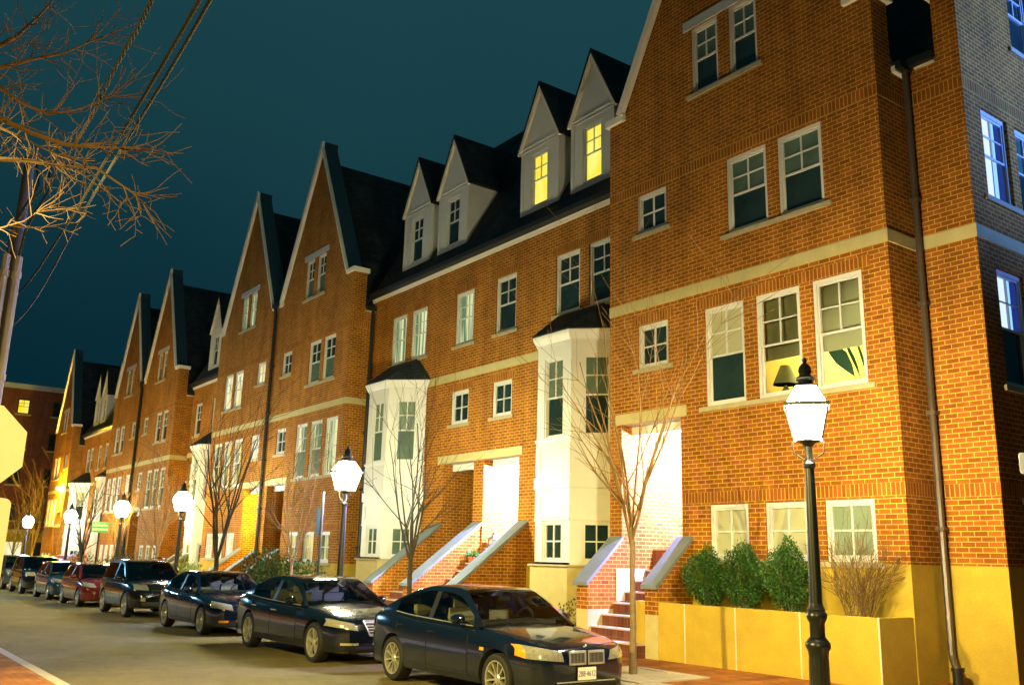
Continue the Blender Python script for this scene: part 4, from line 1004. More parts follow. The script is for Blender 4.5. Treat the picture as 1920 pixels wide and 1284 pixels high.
downpipe(h,[(-7.93,14.33,10.6),(-7.93,14.36,10.2),(-7.93,14.36,9.9),(-7.93,14.36,.62),(-7.88,14.30,.50),(-7.78,14.20,.40),(-7.75,14.17,.12)],.055,'pipe')
b=MB(); b.lathe([(.085,0),(.085,.22),(.10,.22),(.10,.27),(.0,.27)],(-7.75,14.17,.14),12); b.build('drain_boot',M['black'],h)
# lit room behind the triple window
rm=MB(); X0,X1,Ya,Yb,Za,Zb=-12.6,-8.2,13.78,17.3,3.9,6.95
rm.face([(X0,Yb,Za),(X1,Yb,Za),(X1,Yb,Zb),(X0,Yb,Zb)]); rm.face([(X0,Ya,Za),(X0,Yb,Za),(X0,Yb,Zb),(X0,Ya,Zb)]); rm.face([(X1,Ya,Za),(X1,Ya,Zb),(X1,Yb,Zb),(X1,Yb,Za)])
rm.face([(X0,Ya,Zb),(X0,Yb,Zb),(X1,Yb,Zb),(X1,Ya,Zb)]); rm.face([(X0,Ya,Za),(X1,Ya,Za),(X1,Yb,Za),(X0,Yb,Za)])
rm.build('room',M['room_wall'],h)
rl=MB(); rl.lathe([(0,-.06),(.12,-.05),(.14,0),(0,.03)],(-9.6,16.3,6.85),12); bulb('room_bulb',(1,.86,.30),1700); rl.build('ceiling_light',M['room_bulb'],h)
dv=MB(); dv.box((-11.0,13.95,3.9),(-10.94,14.9,6.94)); dv.box((-11.06,14.9,3.9),(-10.94,17.3,6.94)); dv.build('partition',M['room_wall'],h)
t=thing('table_lamp','table lamp with a green cone shade standing inside the middle lit window','lamp',(-10.62,14.15,4.78))
q=MB(); q.lathe([(.09,0),(.09,.02),(.03,.05),(.07,.16),(.08,.25),(.02,.34),(.015,.42)],(-10.62,14.15,4.78),12); q.build('lamp_stand',M['shade'],t)
q=MB(); q.lathe([(.24,.36),(.09,.72),(.085,.72),(.235,.36)],(-10.62,14.15,4.78),16); q.build('lamp_shade',M['shade'],t)
q=MB(); q.box((-12.2,13.85,3.92),(-9.9,14.4,4.776)); tag(q.build('sideboard',M['wood'],None,origin=(-11,14.1,3.92)),'dark sideboard under the middle lit window, carrying the table lamp','sideboard')
t=thing('potted_plant','tall potted plant with dark paddle leaves inside the right lit window','plant',(-8.55,14.3,3.92))
q=MB(); q.lathe([(.13,0),(.18,.35),(.16,.35)],(-8.55,14.3,3.92),12); q.build('pot',M['terracotta'],t)
def onY(px,py,Y): d=at(px,py,1)-Vector((0,0,1.85)); return Vector((0,0,1.85))+d*(Y/d.y)
for k,(pts,wd) in enumerate((([(1550,640),(1562,654),(1578,670),(1592,688),(1602,704),(1609,722)],(.02,.115,.15,.09,.012,.010)),([(1584,640),(1592,656),(1600,672),(1607,688),(1612,704),(1618,722)],(.01,.035,.04,.03,.010,.008)),([(1604,636),(1611,654),(1618,674),(1622,690),(1625,706),(1628,722)],(.01,.030,.032,.02,.010,.008)))):
    P=[onY(a,b,14.2+.06*k) for a,b in pts]; q=MB(); pr=None; a0=.012
    for a,w_ in zip(P,wd):
        sd=Vector((.8,0,.6)); c=[a-sd*w_,a+Vector((0,.02,0)),a+sd*w_*.9]
        if pr:
            q.face([pr[0],pr[1],c[1],c[0]]); q.face([pr[1],pr[2],c[2],c[1]])
        pr=c
    q.tube([P[-1],(-8.55,14.3,4.25)],.01,5); q.build('leaf',M['leaf_big'],t)
# ---- planter with shrubs
t=thing('planter','long low concrete planter with pale joints in front of the corner house','planter',(-10.6,13.1,.15))
q=MB(); xs=[-13.15,-11.9,-10.75,-9.45,-8.07]; 
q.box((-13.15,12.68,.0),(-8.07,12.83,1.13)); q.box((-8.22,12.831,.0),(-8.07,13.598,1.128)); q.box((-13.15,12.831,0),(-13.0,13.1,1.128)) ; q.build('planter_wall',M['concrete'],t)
q=MB()
for x in xs[1:-1]: q.box((x-.011,12.672,.1),(x+.011,12.6805,1.133))
q.box((-8.085,12.672,.1),(-8.062,12.69,1.133)); q.box((-13.155,12.672,.1),(-13.13,12.69,1.133)); q.build('joint',M['joint'],t)
q=MB(); q.box((-12.5,12.84,.2),(-8.225,13.595,1.06)); q.box((-12.99,12.84,.2),(-12.551,13.1,1.05)); q.build('soil',M['soil'],t)
for i,(x,rx,hh,lb) in enumerate(((-11.83,.43,1.02,'clipped round box shrub in the planter beside the brick stair wall'),(-10.92,.41,1.10,'clipped round box shrub in the middle of the row of three in the planter'),(-10.03,.42,1.14,'clipped round box shrub in the planter just left of the nearest lamp post'))):
    shrub('box_shrub',lb,'shrub',(x,13.17,1.05),rx*.98,.36,hh*1.04,9500,'leaf',.034,'clipped box shrubs in the planter',True)
t=thing('bare_shrub','leafless twiggy shrub in the planter right of the nearest lamp post','shrub',(-8.75,13.22,1.05)); q=MB(); random.seed(5)
for i in range(46):
    a=random.uniform(0,6.28); d=Vector((math.cos(a)*.55,math.sin(a)*.22,1)); grow(q,Vector((-8.75+random.uniform(-.22,.22),13.22+random.uniform(-.1,.1),1.05)),d,random.uniform(.6,.95),.007,2,.06,(18,42),.16,.003,4,(2,4))
q.build('branches',M['twig'],t)
# ---- the recessed house with two white bays
h=thing('brick_house','recessed brick house with two white bay windows and four white roof dormers','house',(-21.4,14.45,gz(-21)),'brick row houses along the street')
recess_house(h,-14.87,-27.95,0,1.0,{'*':'glass','d3':'lit_yellow','d4':'lit_yellow','m1':'lit_curtain','p1':'lit_curtain','p2':'lit_curtain','oL':('blind_dim','blind'),'oR':('glass','blind_dim')},
   porch_r=dict(light=(1.25,4.15),lamp_mat='porch_white',lx=.86),porch_l=dict())
h=thing('brick_house','left of the nearer twin gabled houses, with most of its windows lit','house',(-38,13.6,gz(-38)),'brick row houses along the street') 
HD=gable_house(h,-34.6,-41.25,-.37,True,{'*':'glass','gab':'lit_curtain','gab2':'lit_curtain','s1':'lit_pale','s2':'lit_pale','ss':'lit_pale','ts':'lit_pale','t1':'lit_dim','t2':'lit_dim','t3':'lit_dim','g1':'lit_pale','g2':'lit_pale','g3':'lit_pale'},right_free=False,left_free=False,porch_kw=dict(light=(1.3,3.75),lamp_mat='porch_orange',lx=.85))
h2=thing('brick_house','right of the two twin gabled houses, its tall triple window glowing behind the lamp','house',(-31.3,13.6,gz(-31)),'brick row houses along the street')
HC=gable_house(h2,-27.95,-34.6,-.37,False,{'*':('glass','glass'),'gab':('blind_dim','glass'),'gab2':('blind_dim','glass'),'t1':'lit_curtain','t2':('blind','lit_curtain'),'t3':('blind','lit_curtain'),'s1':('blind_dim','glass'),'s2':('blind_dim','glass'),'g1':'lit_dim','g2':'lit_dim','g3':'lit_dim'},left_free=False,porch_kw=dict())
downpipe(h2,[(-34.6,13.44,11.5),(-34.6,13.5,11.2),(-34.6,13.5,10.9),(-34.6,13.5,1.6)],.07)
c=MB(); c.box((-34.82,13.40,11.44),(-34.38,13.585,11.62)); c.build('hopper',M['gutter'],h2)
downpipe(h2,[(-27.85,14.36,10.2),(-27.85,14.36,9.9),(-27.85,14.36,9.6),(-27.85,14.36,.2)],.06)
for hh,HX in ((h,HD),(h2,HC)):
    a,b=HX['rng'](4.66,6.45) 
    if hh is h: wl=[(-36.75,-36.45),(-34.9,-34.6)]; fl=[(-36.45,-34.9)]
    else: wl=[(-32.95,-32.62)]; fl=[(-34.6,-32.95)]
    stoop(hh,wl,fl,13.6,HX['zf'],HX['Z'](2.36),12.2,.95,12.15,HX['g'],rise=.22,tread=.30)
# ---- further down the row
h=thing('brick_house','short recessed brick house half hidden behind the twin gables, one white bay and dormer','house',(-44.3,14.45,gz(-44)),'brick row houses along the street')
recess_house(h,-41.25,-47.32,-.54,.95,{'*':'glass','oR':('blind_dim','blind')},stoop_on=False,porch_r=dict())
stoop(h,[(-44.8,-44.5),(-43.4,-43.1)],[(-44.5,-43.4)],14.4,1.8,2.2,11.9,.55,11.7,gz(-44),rise=.22)
h=thing('brick_house','far twin gabled house, right half, beside the thin bare tree behind the car roof rails','house',(-50.5,13.6,gz(-50)),'brick row houses along the street')
HE=gable_house(h,-47.35,-53.72,-.9,False,{'*':'glass','t1':'blind_dim','t2':'blind_dim','t3':'blind_dim','g1':'blind','g2':'blind','g3':'blind'},left_free=False,porch_kw=dict())
downpipe(h,[(-53.72,13.44,10.9),(-53.72,13.5,10.6),(-53.72,13.5,10.3),(-53.72,13.5,1.2)],.08)
c=MB(); c.box((-53.95,13.40,10.86),(-53.5,13.585,11.06)); c.build('hopper',M['gutter'],h)
h=thing('brick_house','far twin gabled house, left half, behind the golden street lamp','house',(-56.9,13.6,gz(-57)),'brick row houses along the street')
HF=gable_house(h,-53.72,-60.05,-.9,True,{'*':'glass','ts':'lit_pale','t1':'blind','t2':'blind','g1':'lit_dim','g2':'lit_dim','g3':'lit_dim'},right_free=False,left_free=False,porch_kw=dict())
h=thing('brick_house','distant recessed brick house with a pair of small white dormers','house',(-65.7,14.45,gz(-66)),'brick row houses along the street')
recess_house(h,-60.05,-71.42,-1.0,.868,{'*':'glass','oL':('glass','blind_dim')},porch_r=dict(),porch_l=dict(light=(1.2,3.2),lamp_mat='porch_bulb'),stoop_on=False)
stoop(h,[(-69.3,-69.0),(-67.6,-67.3)],[(-69.0,-67.6)],14.4,1.3,1.75,11.6,.2,11.4,gz(-68),rise=.22)
h=thing('brick_house','last gabled house of the row, flooded yellow by its wall lamp','house',(-74.4,13.6,gz(-74)),'brick row houses along the street')
HG=gable_house(h,-71.42,-77.4,-1.5,True,{'*':'glass','t1':'lit_dim','t2':'lit_dim','t3':'lit_dim','g1':'lit_pale','g2':'lit_pale','g3':'lit_pale'},porch_kw=dict())
stoop(h,[(-73.4,-73.1),(-72.0,-71.7)],[(-73.1,-72.0)],13.6,HG['zf'],.75,11.8,-.3,11.6,gz(-73),rise=.2)
q=MB(); q.box((-73.0,13.30,5.98),(-72.7,13.46,6.12)); q.box((-72.88,13.461,6.0),(-72.82,13.6,6.08)); fl=q.build('flood_lamp',M['gutter'],h)
q=MB(); q.box((-73.0,13.32,5.87),(-72.7,13.58,5.977)); q.build('flood_glass',M['flood'],fl)
# ---- old brick block closing the street
h=thing('brick_block','dark flat roofed brick block across the end of the street, one top window lit','building',(-95,20,gz(-95)))
q=MB(SIDE(-95)); rows=[(13.75,15.15),(10.55,12.15),(7.3,8.9),(4.1,5.7)]; wins=[]
for j,(a,b) in enumerate(rows):
    for i in range(10): y=1.1+i*3.0; wins.append((y,y+1.05,a,b,i,j))
gb=gz(-95)-.8
wall_panel(q,-6,34,gb,16.3,[o[:4] for o in wins]+[(1+i*2.5,2.6+i*2.5,gb+.8,2.2) for i in range(11)],reveal=.2,zbase=3.0)
q.face([(-6,0,16.3),(34,0,16.3),(34,-14,16.3),(-6,-14,16.3)]); q.face([(-6,-14,gb),(34,-14,gb),(34,-14,16.3),(-6,-14,16.3)]); q.face([(34,0,gb),(34,0,16.3),(34,-14,16.3),(34,-14,gb)]); q.face([(-6,0,gb),(-6,-14,gb),(-6,-14,16.3),(-6,0,16.3)])
q.build('wall',[M['brick_far'],M['concrete']],h)
q=MB(SIDE(-95)); q.box((-6.1,.001,16.05),(34.1,.25,16.5)); q.build('cornice',M['grey_stone'],h)
q=MB(SIDE(-95)); q.box((-6,.001,3.0),(34,.12,3.3)); q.build('string_course',M['band'],h)
for (a,b,c,e,i,j) in wins:
    if i in (0,9): pass
    window(h,SIDE(-95),a,b,c,e,'dh','lit_yellow' if (i,j)==(4,0) else 'glass',frame='gutter',d=-.1); sill(h,SIDE(-95),a-.15,b+.15,c,.15,.12)
for i in range(11):
    q=MB(SIDE(-95)); q.face([(1+i*2.5,-.19,gb+.8),(2.6+i*2.5,-.19,gb+.8),(2.6+i*2.5,-.19,2.2),(1+i*2.5,-.19,2.2)]); q.build('shop_window',M['lit_pale' if i%3 else 'glass'],h)
# ---- street lamps
LP=[(-7.21,10.01,0,'lamp_warm','nearest black street lamp, in front of the corner house planter'),
 (-20.3,10.02,.077,'lamp_green','greenish white street lamp in front of the twin gabled houses, beside a sign post'),
 (-34.94,10.68,.16,'lamp_blue','street lamp in front of a white bay window, left of the wide dark bare tree'),
 (-43.42,10.68,.21,'lamp_gold','golden street lamp in front of the far twin gables'),
 (-55.5,11.02,.28,'lamp_blue','street lamp just left of the small green street sign, before the last white bay'),
 (-68.26,11.03,.36,'lamp_blue','small distant white street lamp in front of the old brick block'),
 (-84.55,11.0,.46,'lamp_gold','farthest street lamp, at the left edge beside the stop sign')]
proto=None
for i,(x,y,dz,mn,lb) in enumerate(LP):
    if i==0: proto=lamp_proto(); o=proto
    else: o=copy_tree(proto)
    o.location=(x,y,-dz-.06); o.scale=(1.04,1.04,1.01); o['label']=lb; o.rotation_euler=(0,0,rad(36 if i==0 else 20))
    for c in kids(o):
        for d in kids(c):
            if d.name.startswith('lantern_glass'):
                d.material_slots[0].link='OBJECT'; d.material_slots[0].material=M[mn]
# ---- trees
G=gz
bare_tree('bare multi stemmed street tree in front of the lit porch of the corner house',(-11.04,10.58,G(-11)+.15),2.25,5.6,1.2,8,11,.05,levels=2,kids=(3,5),rmin=.003)
bare_tree('dark bare street tree in front of the white bay between the two stairs',(-18.05,10.6,G(-18)+.15),1.85,5.2,1.15,6,23,.058,'bark_dark','bark_dark',kids=(3,5))
bare_tree('wide bare street tree with thick dark limbs above the green hedge',(-30.75,10.7,G(-30)+.15),1.55,5.9,1.45,8,31,.09,'bark_dark','bark_dark',rmin=.0055,kids=(3,4))
bare_tree('slender pale bare tree in front of the evergreen bushes',(-24.7,10.7,G(-24)+.15),1.5,4.6,.75,7,41,.05,rmin=.006)
bare_tree('thin bare tree in front of the far gabled house, behind the car with roof rails',(-37.9,10.8,G(-38)+.15),1.7,4.7,1.0,8,53,.05,rmin=.008,levels=2)
bare_tree('thin bare tree close beside the golden lamp',(-44.4,10.9,G(-44)+.15),1.5,4.2,.8,7,57,.05,rmin=.009,levels=1)
bare_tree('dark forked bare tree between the last white bay and the green street sign',(-51.3,10.9,G(-51)+.15),1.6,5.3,1.1,8,61,.09,'bark_dark','bark_dark',rmin=.012,levels=1)
bare_tree('distant bare tree in front of the old brick block, orange lit',(-80,13.5,G(-80)+.1),1.8,7.5,2.2,9,67,.09,rmin=.016,levels=2)
bare_tree('small distant bare tree between the last house and the old brick block',(-79,12,G(-79)+.1),1.5,5.0,1.3,7,71,.07,'bark_dark','bark_dark',rmin=.014,levels=1)
t=thing('tree_grate','square slatted tree grate at the foot of the nearest street tree','tree grate',(-11.0,10.6,G(-11)+.15)); q=MB(); z=G(-11)+.153
for i in range(12): q.box((-11.7+i*.12,10.0,z),(-11.7+i*.12+.07,11.2,z+.012))
q.build('slat',M['walk'],t); q=MB()
for a,b in (((-11.85,9.85),(-10.15,9.98)),((-11.85,11.22),(-10.15,11.35)),((-11.85,9.981),(-11.72,11.219)),((-10.28,9.981),(-10.15,11.219))): q.box((a[0],a[1],z-.002),(b[0],b[1],z+.02))
q.build('rim',M['walk'],t)
# big tree at the left, its trunk outside the frame
t=thing('street_tree','large bare tree at upper left, its limbs lit orange from below','tree',(-8.6,-.9,.15)); st=random.getstate(); random.seed(99)
q=MB(); tb=Vector((-8.6,-.9,.05)); q.tube([tb,tb+Vector((0,.03,1.5)),tb+Vector((-.05,.05,3.4)),tb+Vector((-.1,.1,5)),tb+Vector((-.15,.2,7.5)),tb+Vector((-.1,.3,9.5))],[.26,.21,.19,.16,.11,.06],12); q.build('trunk',M['bark'],t)
q=MB()
limbs=[([(-60,205),(0,222),(60,250),(125,272),(165,275),(222,278)],(8.6,8.6,8.5,8.4,8.4,8.3),.026,4.4),
 ([(-60,297),(0,299),(55,302),(120,313),(180,315),(250,362)],(9,9,8.9,8.8,8.7,8.6),.024,4.0),
 ([(-60,140),(0,127),(60,112),(120,100),(170,78)],(9.6,9.6,9.7,9.8,9.9),.022,5.2),
 ([(-60,115),(0,86),(35,66),(72,32),(105,-5)],(10,10,10,10,10.1),.024,5.6),
 ([(-60,150),(0,165),(45,195),(90,215),(150,205),(210,180)],(9.3,9.3,9.3,9.4,9.5,9.6),.018,5),
 ([(-60,262),(0,240),(50,262),(95,285)],(9.6,9.6,9.6,9.6),.018,4.5),
 ([(-60,420),(0,428),(45,415),(70,398)],(10.6,10.6,10.6,10.6),.012,4)]
for pts,dep,r0,hz in limbs:
    P=[at(a,b,c) for (a,b),c in zip(pts,dep)]; P=[tb+Vector((-.1,.1,max(1.5,P[0].z-1.85)))]+P
    n=len(P); q.tube(P,[r0*1.5*(1-.78*i/(n-1)) for i in range(n)],6,cap=False)
    for i in range(1,n-1):
        for _ in range(3):
            f=random.random(); p=P[i].lerp(P[i+1],f); d=(P[i+1]-P[i]).normalized(); ax=d.cross(rv()).normalized()
            nd=Matrix.Rotation(rad(random.uniform(25,65)),3,ax)@d; grow(q,p,nd,random.uniform(.25,.6),.008,2 if _==0 else 1,.02,(20,60),.2,.0028,4,(2,3))
    d=(P[-1]-P[-2]).normalized()
    for _ in range(4): grow(q,P[-1],(d+rv()*.5),random.uniform(.35,.6),.008,1,.02,(20,55),.2,.0028,4,(2,4))
q.build('branches',M['twig'],t); random.setstate(st)
# ---- bushes in the front gardens
B=[('leafy dark bush at the left end of the stair wall below the white bay',(-24.0,13.0,.35),.55,.5,1.0,900,'leaf_dark'),
 ('low rounded bush against the dark stair wall behind the nearest car',(-17.9,12.8,.35),.38,.4,.85,700,'leaf_dark'),
 ('upright bush in front of the concrete bay base behind the nearest car',(-16.7,12.6,.35),.32,.35,.95,700,'leaf_dark'),
 ('narrow dark bush beside the brick stair pier of the corner house',(-15.35,12.9,.35),.22,.4,.9,400,'leaf_dark'),
 ('dense evergreen bush under the tall lit triple window, left one',(-30.9,12.3,.2),1.15,.7,1.75,1700,'leaf'),
 ('dense evergreen bush under the tall lit triple window, middle one',(-29.2,12.1,.2),1.1,.7,1.9,1700,'leaf'),
 ('dense evergreen bush beside the sign post, below the house corner',(-27.3,12.2,.2),.9,.7,1.6,1400,'leaf'),
 ('bright green low hedge behind the dark sedan, around the wide bare tree',(-38.4,12.0,.1),1.9,.6,1.45,2000,'leaf_bright'),
 ('dark hedge in front of the far gabled house, behind the car with roof rails',(-48.6,12.2,-.1),2.2,.8,1.8,1600,'leaf_dark'),
 ('dark hedge at the foot of the green street sign',(-57.0,12.2,-.15),2.6,.8,1.7,1600,'leaf_dark')]
for lb,c,rx,ry,hh,n,m in B: shrub('garden_bush',lb,'bush',(c[0],c[1],G(c[0])+.15),rx,ry,hh,n,m,.085 if c[0]<-26 else .06,'bushes in the front gardens')
# ---- things on the stairs
zz=2.07; lx_,ly_=-20.66,14.70
t=thing('garden_lantern','small tin house shaped lantern on the steps of the brightest doorway','lantern',(lx_,ly_,zz)); q=MB()
q.box((lx_-.13,ly_-.13,zz),(lx_+.13,ly_+.13,zz+.03))
for a in (-.11,.11):
    for b in (-.11,.11): q.box((lx_+a-.015,ly_+b-.015,zz+.03),(lx_+a+.015,ly_+b+.015,zz+.27))
q.build('cage',M['bluestone'],t); q=MB(); q.lathe([(.21,.27),(.20,.29),(.06,.38),(.06,.44),(.09,.44),(0,.50)],(lx_,ly_,zz),4); q.build('lid',M['bluestone'],t)
def pot(label,x,y,z,r,h,plant=True):
    t=thing('flower_pot',label,'flower pot',(x,y,z)); q=MB(); q.lathe([(r*.62,0),(r*.88,h*.78),(r,h*.78),(r,h),(r*.86,h),(r*.84,h*.86),(0,h*.86)],(x,y,z),14); q.build('pot',M['terracotta'],t)
    q=MB()
    if plant:
        for _ in range(220):
            d=rv(); d.z=abs(d.z); p=Vector((x,y,z+h*.9))+d*.18*random.random(); a=(d+rv()*.5).normalized(); b=a.cross(rv()).normalized(); q.face([p,p+a*.05+b*.02,p+a*.1,p+a*.05-b*.02])
        q.build('foliage',M['leaf_bright'],t)
    else: q.lathe([(0,h*.864),(r*.83,h*.866)],(x,y,z),14,caps=False); q.build('soil',M['soil'],t)
pot('small flower pot with a green plant on the steps of the brightest doorway',-20.84,14.10,1.67,.11,.20)
pot('orange terracotta pot on the upper steps of the corner house porch',-13.72,14.22,1.69,.17,.36,False)
q=MB(); q.box((-14.5,13.43,1.05),(-14.47,14.25,1.70)); q.build('stone_panel',M['nosing'] if False else M['sign_white'],bpy.data.objects['brick_house'])
# ---- signs
def octagon(c,r,x): return [(x,c[0]+r*math.cos(rad(22.5+45*k))/math.cos(rad(22.5)),c[1]+r*math.sin(rad(22.5+45*k))/math.cos(rad(22.5))) for k in range(8)]
t=thing('stop_sign','back of an octagonal stop sign at the left edge, lit yellow, a second plate below','sign',(-9.3,1.02,.15))
q=MB(); q.extrude(octagon((1.02,2.70),.375,-9.33),(-.006,0,0)); q.build('sign_plate',M['alu'],t)
q=MB(); r=.06; c=[]
for (yy,zz,a0) in ((1.35-r,2.26-r,0),(.74+r,2.26-r,90),(.74+r,1.45+r,180),(1.35-r,1.45+r,270)):
    for k in range(5): a=rad(a0+k*22.5); c.append((-9.33,yy+r*math.cos(a),zz+r*math.sin(a)))
q.extrude(c,(-.005,0,0)); q.build('sign_plate',M['alu'],t)
q=MB(); q.box((-9.325,.99,.1),(-9.29,1.05,3.15)); q.build('post',M['steel'],t)
t=thing('parking_sign','narrow parking sign seen edge on, beside the greenish white street lamp','sign',(-21.35,9.95,.06)); q=MB(); q.tube([(-21.35,9.95,-.1),(-21.35,9.95,3.35)],.035,8); q.build('post',M['black'],t)
q=MB(); q.box((-21.40,9.90,2.35),(-21.385,10.02,2.4)) ; q.box((-21.50,9.88,2.3),(-21.33,9.905,2.95)); q.build('sign_plate',M['black'],t)
t=thing('street_sign','small green street name sign on a post in front of a white bay','sign',(-46.8,10.6,G(-47)+.15)); q=MB(); q.tube([(-46.8,10.6,G(-47)),(-46.8,10.6,3.45)],.04,8); q.build('post',M['black'],t)
q=MB(); q.box((-46.76,10.24,2.55),(-46.74,10.98,3.05)); sg=q.build('sign_plate',M['green_sign'],t)
q=MB()
for j,zz in enumerate((2.88,2.70)):
    y=10.30
    while y<10.90:
        wv=random.uniform(.03,.07); q.box((-46.739,y,zz-.045),(-46.736,y+wv,zz+.045)); y+=wv+.03
q.build('lettering',M['sign_white'],sg)
t=thing('parking_sign','white rounded sign cut off by the right edge, before the side wall','sign',(-5.8,13.1,.15)); q=MB(); c=[]; r=.04; fs2=Fr((-5.86,13.12),(math.cos(rad(58)),math.sin(rad(58))),(math.sin(rad(58)),-math.cos(rad(58))))
q=MB(fs2)
for (yy,zz,a0) in ((.22-r,3.42-r,0),(-.22+r,3.42-r,90),(-.22+r,3.13+r,180),(.22-r,3.13+r,270)):
    for k in range(5): a=rad(a0+k*22.5); c.append((yy+r*math.cos(a),0,zz+r*math.sin(a)))
q.extrude(c,(0,-.004,0)); q.build('sign_plate',M['sign_white'],t)
q=MB(fs2); q.box((-.02,-.05,.05),(.02,-.006,3.5)); q.build('post',M['steel'],t)
# ---- utility pole and cables
pb=at(10,600,14.6); px_,py_=pb.x,pb.y
t=thing('utility_pole','wooden utility pole with two grey conduits at the left edge','utility pole',(px_,py_,.15))
a0,a1=at(18,600,14),at(-6,600,13.9)
q=MB(); q.tube([(px_,py_,-.2),(px_,py_,5),(px_,py_,8.1)],[.09,.085,.08],12); q.build('pole',M['wood'],t)
for c in (a0,a1):
    q=MB(); q.tube([(c.x,c.y,.0),(c.x,c.y,6.2)],.055,8); 
    for zz in (2.6,4.3,5.9): q.lathe([(.055,-.05),(.072,-.05),(.072,.05),(.055,.05)],(c.x,c.y,zz),8)
    q.build('conduit',M['conduit'],t)
    q=MB(); q.tube([(c.x,c.y,6.2),(c.x+.05,c.y+.02,6.6),(c.x+.25,c.y+.1,6.9),(c.x+.3,c.y+.25,7.3),(c.x,c.y+.2,7.8)],.02,6); q.build('riser_cable',M['black'],t)
def cable(label,pts,r,m='cable',twist=False):
    P=[at(*p) for p in pts]; C=[]
    for i in range(len(P)-1):                     # Catmull-Rom through the points
        p0,p1,p2,p3=P[max(i-1,0)],P[i],P[i+1],P[min(i+2,len(P)-1)]
        for k in range(8):
            s=k/8; C.append(.5*((2*p1)+(p2-p0)*s+(2*p0-5*p1+4*p2-p3)*s*s+(3*p1-p0-3*p2+p3)*s**3))
    C.append(P[-1]); q=MB()
    if twist:
        for ph in (0,2.1,4.2):
            D=[]
            for i in range(len(C)*3-2):
                c=C[i//3].lerp(C[min(i//3+1,len(C)-1)],(i%3)/3); a=i*.55+ph; D.append(c+r2*math.cos(a)*r*1.1+u2*math.sin(a)*r*.4)
            q.tube(D,r*.62,5)
    else: q.tube(C,r,6)
    return tag(q.build('overhead_cable',M[m],origin=C[0]),label,'cable','overhead cables at the upper left')
cable('twisted overhead cable bundle, leftmost of the three crossing the sky',[(330,-90,6.5),(285,0,7),(255,60,7.6),(215,130,8.6),(165,230,10.5),(95,340,13.5),(45,390,14.4)],.014,twist=True)
cable('thick dark overhead cable, middle one of the three crossing the sky',[(430,-90,6.0),(375,0,6.6),(300,130,7.8),(205,290,10),(120,430,13),(40,545,17),(-60,640,21)],.017,'cable_dark')
cable('pale thick overhead cable, rightmost of the three crossing the sky',[(450,-90,6.0),(395,0,6.6),(320,130,7.8),(225,285,10),(150,410,13),(60,570,17.5),(-10,640,21),(-60,670,23)],.015)
# ---- parked cars
LB=[([(.40,.60),(.84,.66),(.80,.80),(.44,.725)],'lens','headlight')]
bmw=spec(SEDAN,1,1.03,paint='p_navy',spokes=10,spw=.013,lights=[([(.38,.595),(.82,.63),(.805,.785),(.42,.715)],'lens','headlight'),([(.82,.632),(.862,.66),(.85,.79),(.805,.785)],'amber','turn_signal')],
  kidney=(.16,.132,.562,.708),plate=(.0,.44,'288·4612'),badge=.775,amberside=(1.15,.68),wtrim='chrome',handle='p_navy',
  front=[('bumper_intake',[(-.55,.26),(.55,.26),(.52,.33),(-.52,.33)],'trimblack',.006),('chrome_strip',[(-.50,.335),(.50,.335),(.50,.352),(-.50,.352)],'chrome',.012)])
car('nearest parked car, dark navy sedan with twin chrome grilles and white number plate',-11.86,8.36,bmw)
merc=spec(SEDAN,1.14,1.04,1.02,paint='p_black',spokes=5,spw=.034,wr=.35,lights=[([(.46,.60),(.885,.67),(.86,.79),(.54,.72)],'lens','headlight'),],slats=(.36,.52,.76,.24),nslat=5,amberside=(1.98,.52),wtrim='chrome',handle='chrome',
  front=[('bumper_intake',[(-.6,.24),(.6,.24),(.56,.34),(-.56,.34)],'trimblack',.006),('fog_light',[(-.74,.36),(-.45,.36),(-.45,.40),(-.74,.40)],'lens',.012)],sillz=.36)
car('large black sedan with a slatted chrome grille, second in the parked row',-17.75,8.38,merc)
audi=spec(SEDAN,1.03,1.02,1.0,paint='p_navy',spokes=9,spw=.015,lights=LB,front=[('grille',[(-.28,.30),(.28,.30),(.34,.72),(-.34,.72)],'trimblack',.006),('fog_light',[(-.7,.33),(-.5,.33),(-.5,.38),(-.7,.38)],'amber',.01)],wtrim='trimblack')
car('dark blue sedan, third in the parked row, behind the black one',-24.15,8.50,audi)
LS=[([(.42,.80),(.82,.82),(.80,.98),(.46,.96)],'lens','headlight')]
suv=spec(SUV,paint='p_dark',spokes=5,spw=.04,rails=True,lights=LS+[([(.52,.50),(.64,.50),(.64,.60),(.52,.60)],'lens','fog_light')],front=[('grille',[(-.36,.78),(.36,.78),(.38,.93),(-.38,.93)],'trimblack',.006),('bumper_intake',[(-.6,.36),(.6,.36),(.6,.48),(-.6,.48)],'trimblack',.006)],glass='tint_dark')
car('dark sport utility car with roof rails and silver wheels, fourth in the row',-31.1,8.58,suv,'car')
LH=[([(.42,.66),(.82,.72),(.78,.86),(.46,.80)],'lens','headlight')]
red=spec(HATCH,paint='p_red',spokes=7,spw=.03,lights=LH,front=[('grille',[(-.3,.5),(.3,.5),(.34,.62),(-.34,.62)],'trimblack',.006)],glass='tint_dark')
car('dark red hatchback parked in front of the far gabled houses',-37.35,8.55,red)
blue=spec(HATCH,paint='p_blue',spokes=7,spw=.03,lights=LH,front=[('grille',[(-.3,.5),(.3,.5),(.34,.62),(-.34,.62)],'trimblack',.006)],glass='tint_dark')
car('blue hatchback parked behind the dark red one',-42.9,8.6,blue)
suv2=spec(SUV,paint='p_black',spokes=5,spw=.04,det=0,lights=LS,front=[('grille',[(-.36,.78),(.36,.78),(.38,.93),(-.38,.93)],'trimblack',.006)],glass='tint_dark')
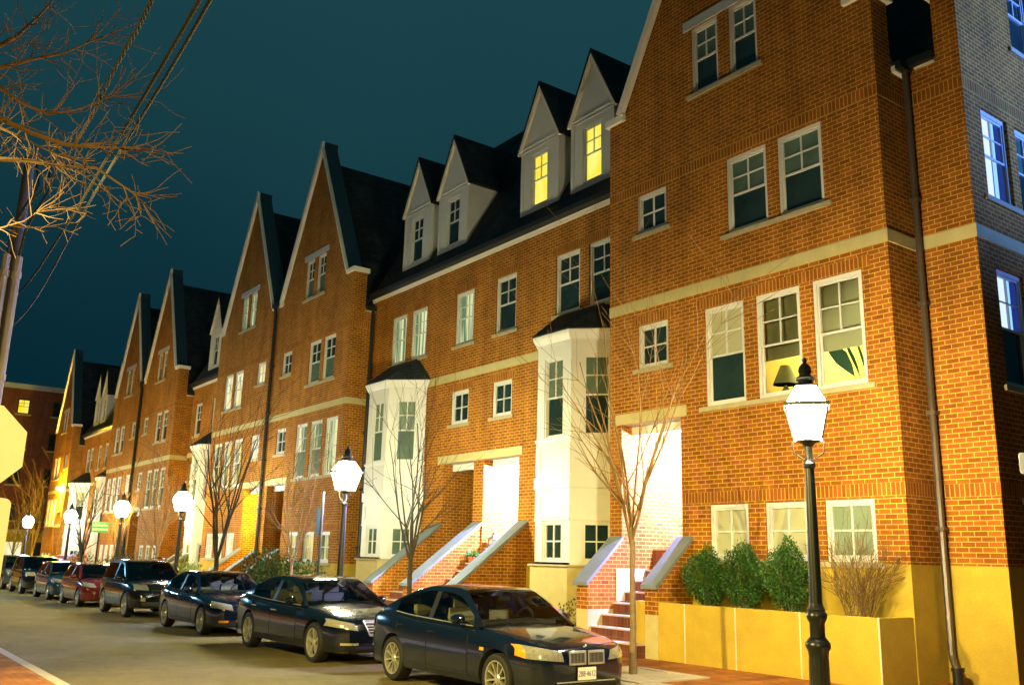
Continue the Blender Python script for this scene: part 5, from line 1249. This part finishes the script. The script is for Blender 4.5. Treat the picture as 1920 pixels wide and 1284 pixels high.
car('black boxy off road car parked behind the blue hatchback',-48.9,8.6,suv2)
car('far dark car behind the black boxy one, its roof just in view',-54.8,8.7,spec(SUV,paint='p_grey',spokes=5,spw=.04,det=0,lights=LS,glass='tint_dark'))
car('dark red car at the left edge, far end of the parked row',-61.0,8.0,spec(SEDAN,paint='p_red',spokes=7,spw=.03,det=0,lights=LB,glass='tint_dark'))
# ---- lights that reach in from outside the frame
def point(name,loc,col,p,r=.15):
    l=bpy.data.lights.new(name,'POINT'); l.color=col; l.energy=p; l.shadow_soft_size=r; o=bpy.data.objects.new(name,l); COL.objects.link(o); o.location=loc
def spot(name,loc,aim,col,p,size,blend=1,r=.18):
    l=bpy.data.lights.new(name,'SPOT'); l.color=col; l.energy=p; l.shadow_soft_size=r; l.spot_size=rad(size); l.spot_blend=blend; o=bpy.data.objects.new(name,l); COL.objects.link(o); o.location=loc
    o.rotation_euler=(Vector(aim)-Vector(loc)).to_track_quat('-Z','Y').to_euler()
spot('sodium_street_light',(-11.2,-2.9,6.2),(-12.2,13.6,-3.0),(1,.79,.24),13500,78)
spot('sodium_street_light',(.9,-1.6,5.2),(-10,4.0,.7),(1,.74,.17),7500,74)
spot('sodium_street_light',(-31,-2.9,6.4),(-32,13.6,-1.2),(1,.78,.30),5000,104)
spot('sodium_street_light',(-48,-2.9,6.2),(-51,13.6,-.8),(1,.70,.14),7500,116)
spot('sodium_street_light',(-66,-2.9,6.2),(-68,13.6,-1),(1,.66,.08),9500,112)
l=bpy.data.lights.new('sodium_street_light','POINT'); l.color=(1,.45,.03); l.energy=230; l.shadow_soft_size=.15; o=bpy.data.objects.new('sodium_street_light',l); COL.objects.link(o); o.location=(-11.2,-2.4,4.0)  # extra point added to light the left tree's limbs from below
spot('cool_street_light',(-50,.6,4.6),(-45,7.5,-.5),(.30,.68,1),5000,150)
spot('side_street_light',(7,30,8),(-7,17,13.5),(.10,.25,.95),80000,46)
for o in bpy.data.objects:
    if '_w' in o: del o['_w']
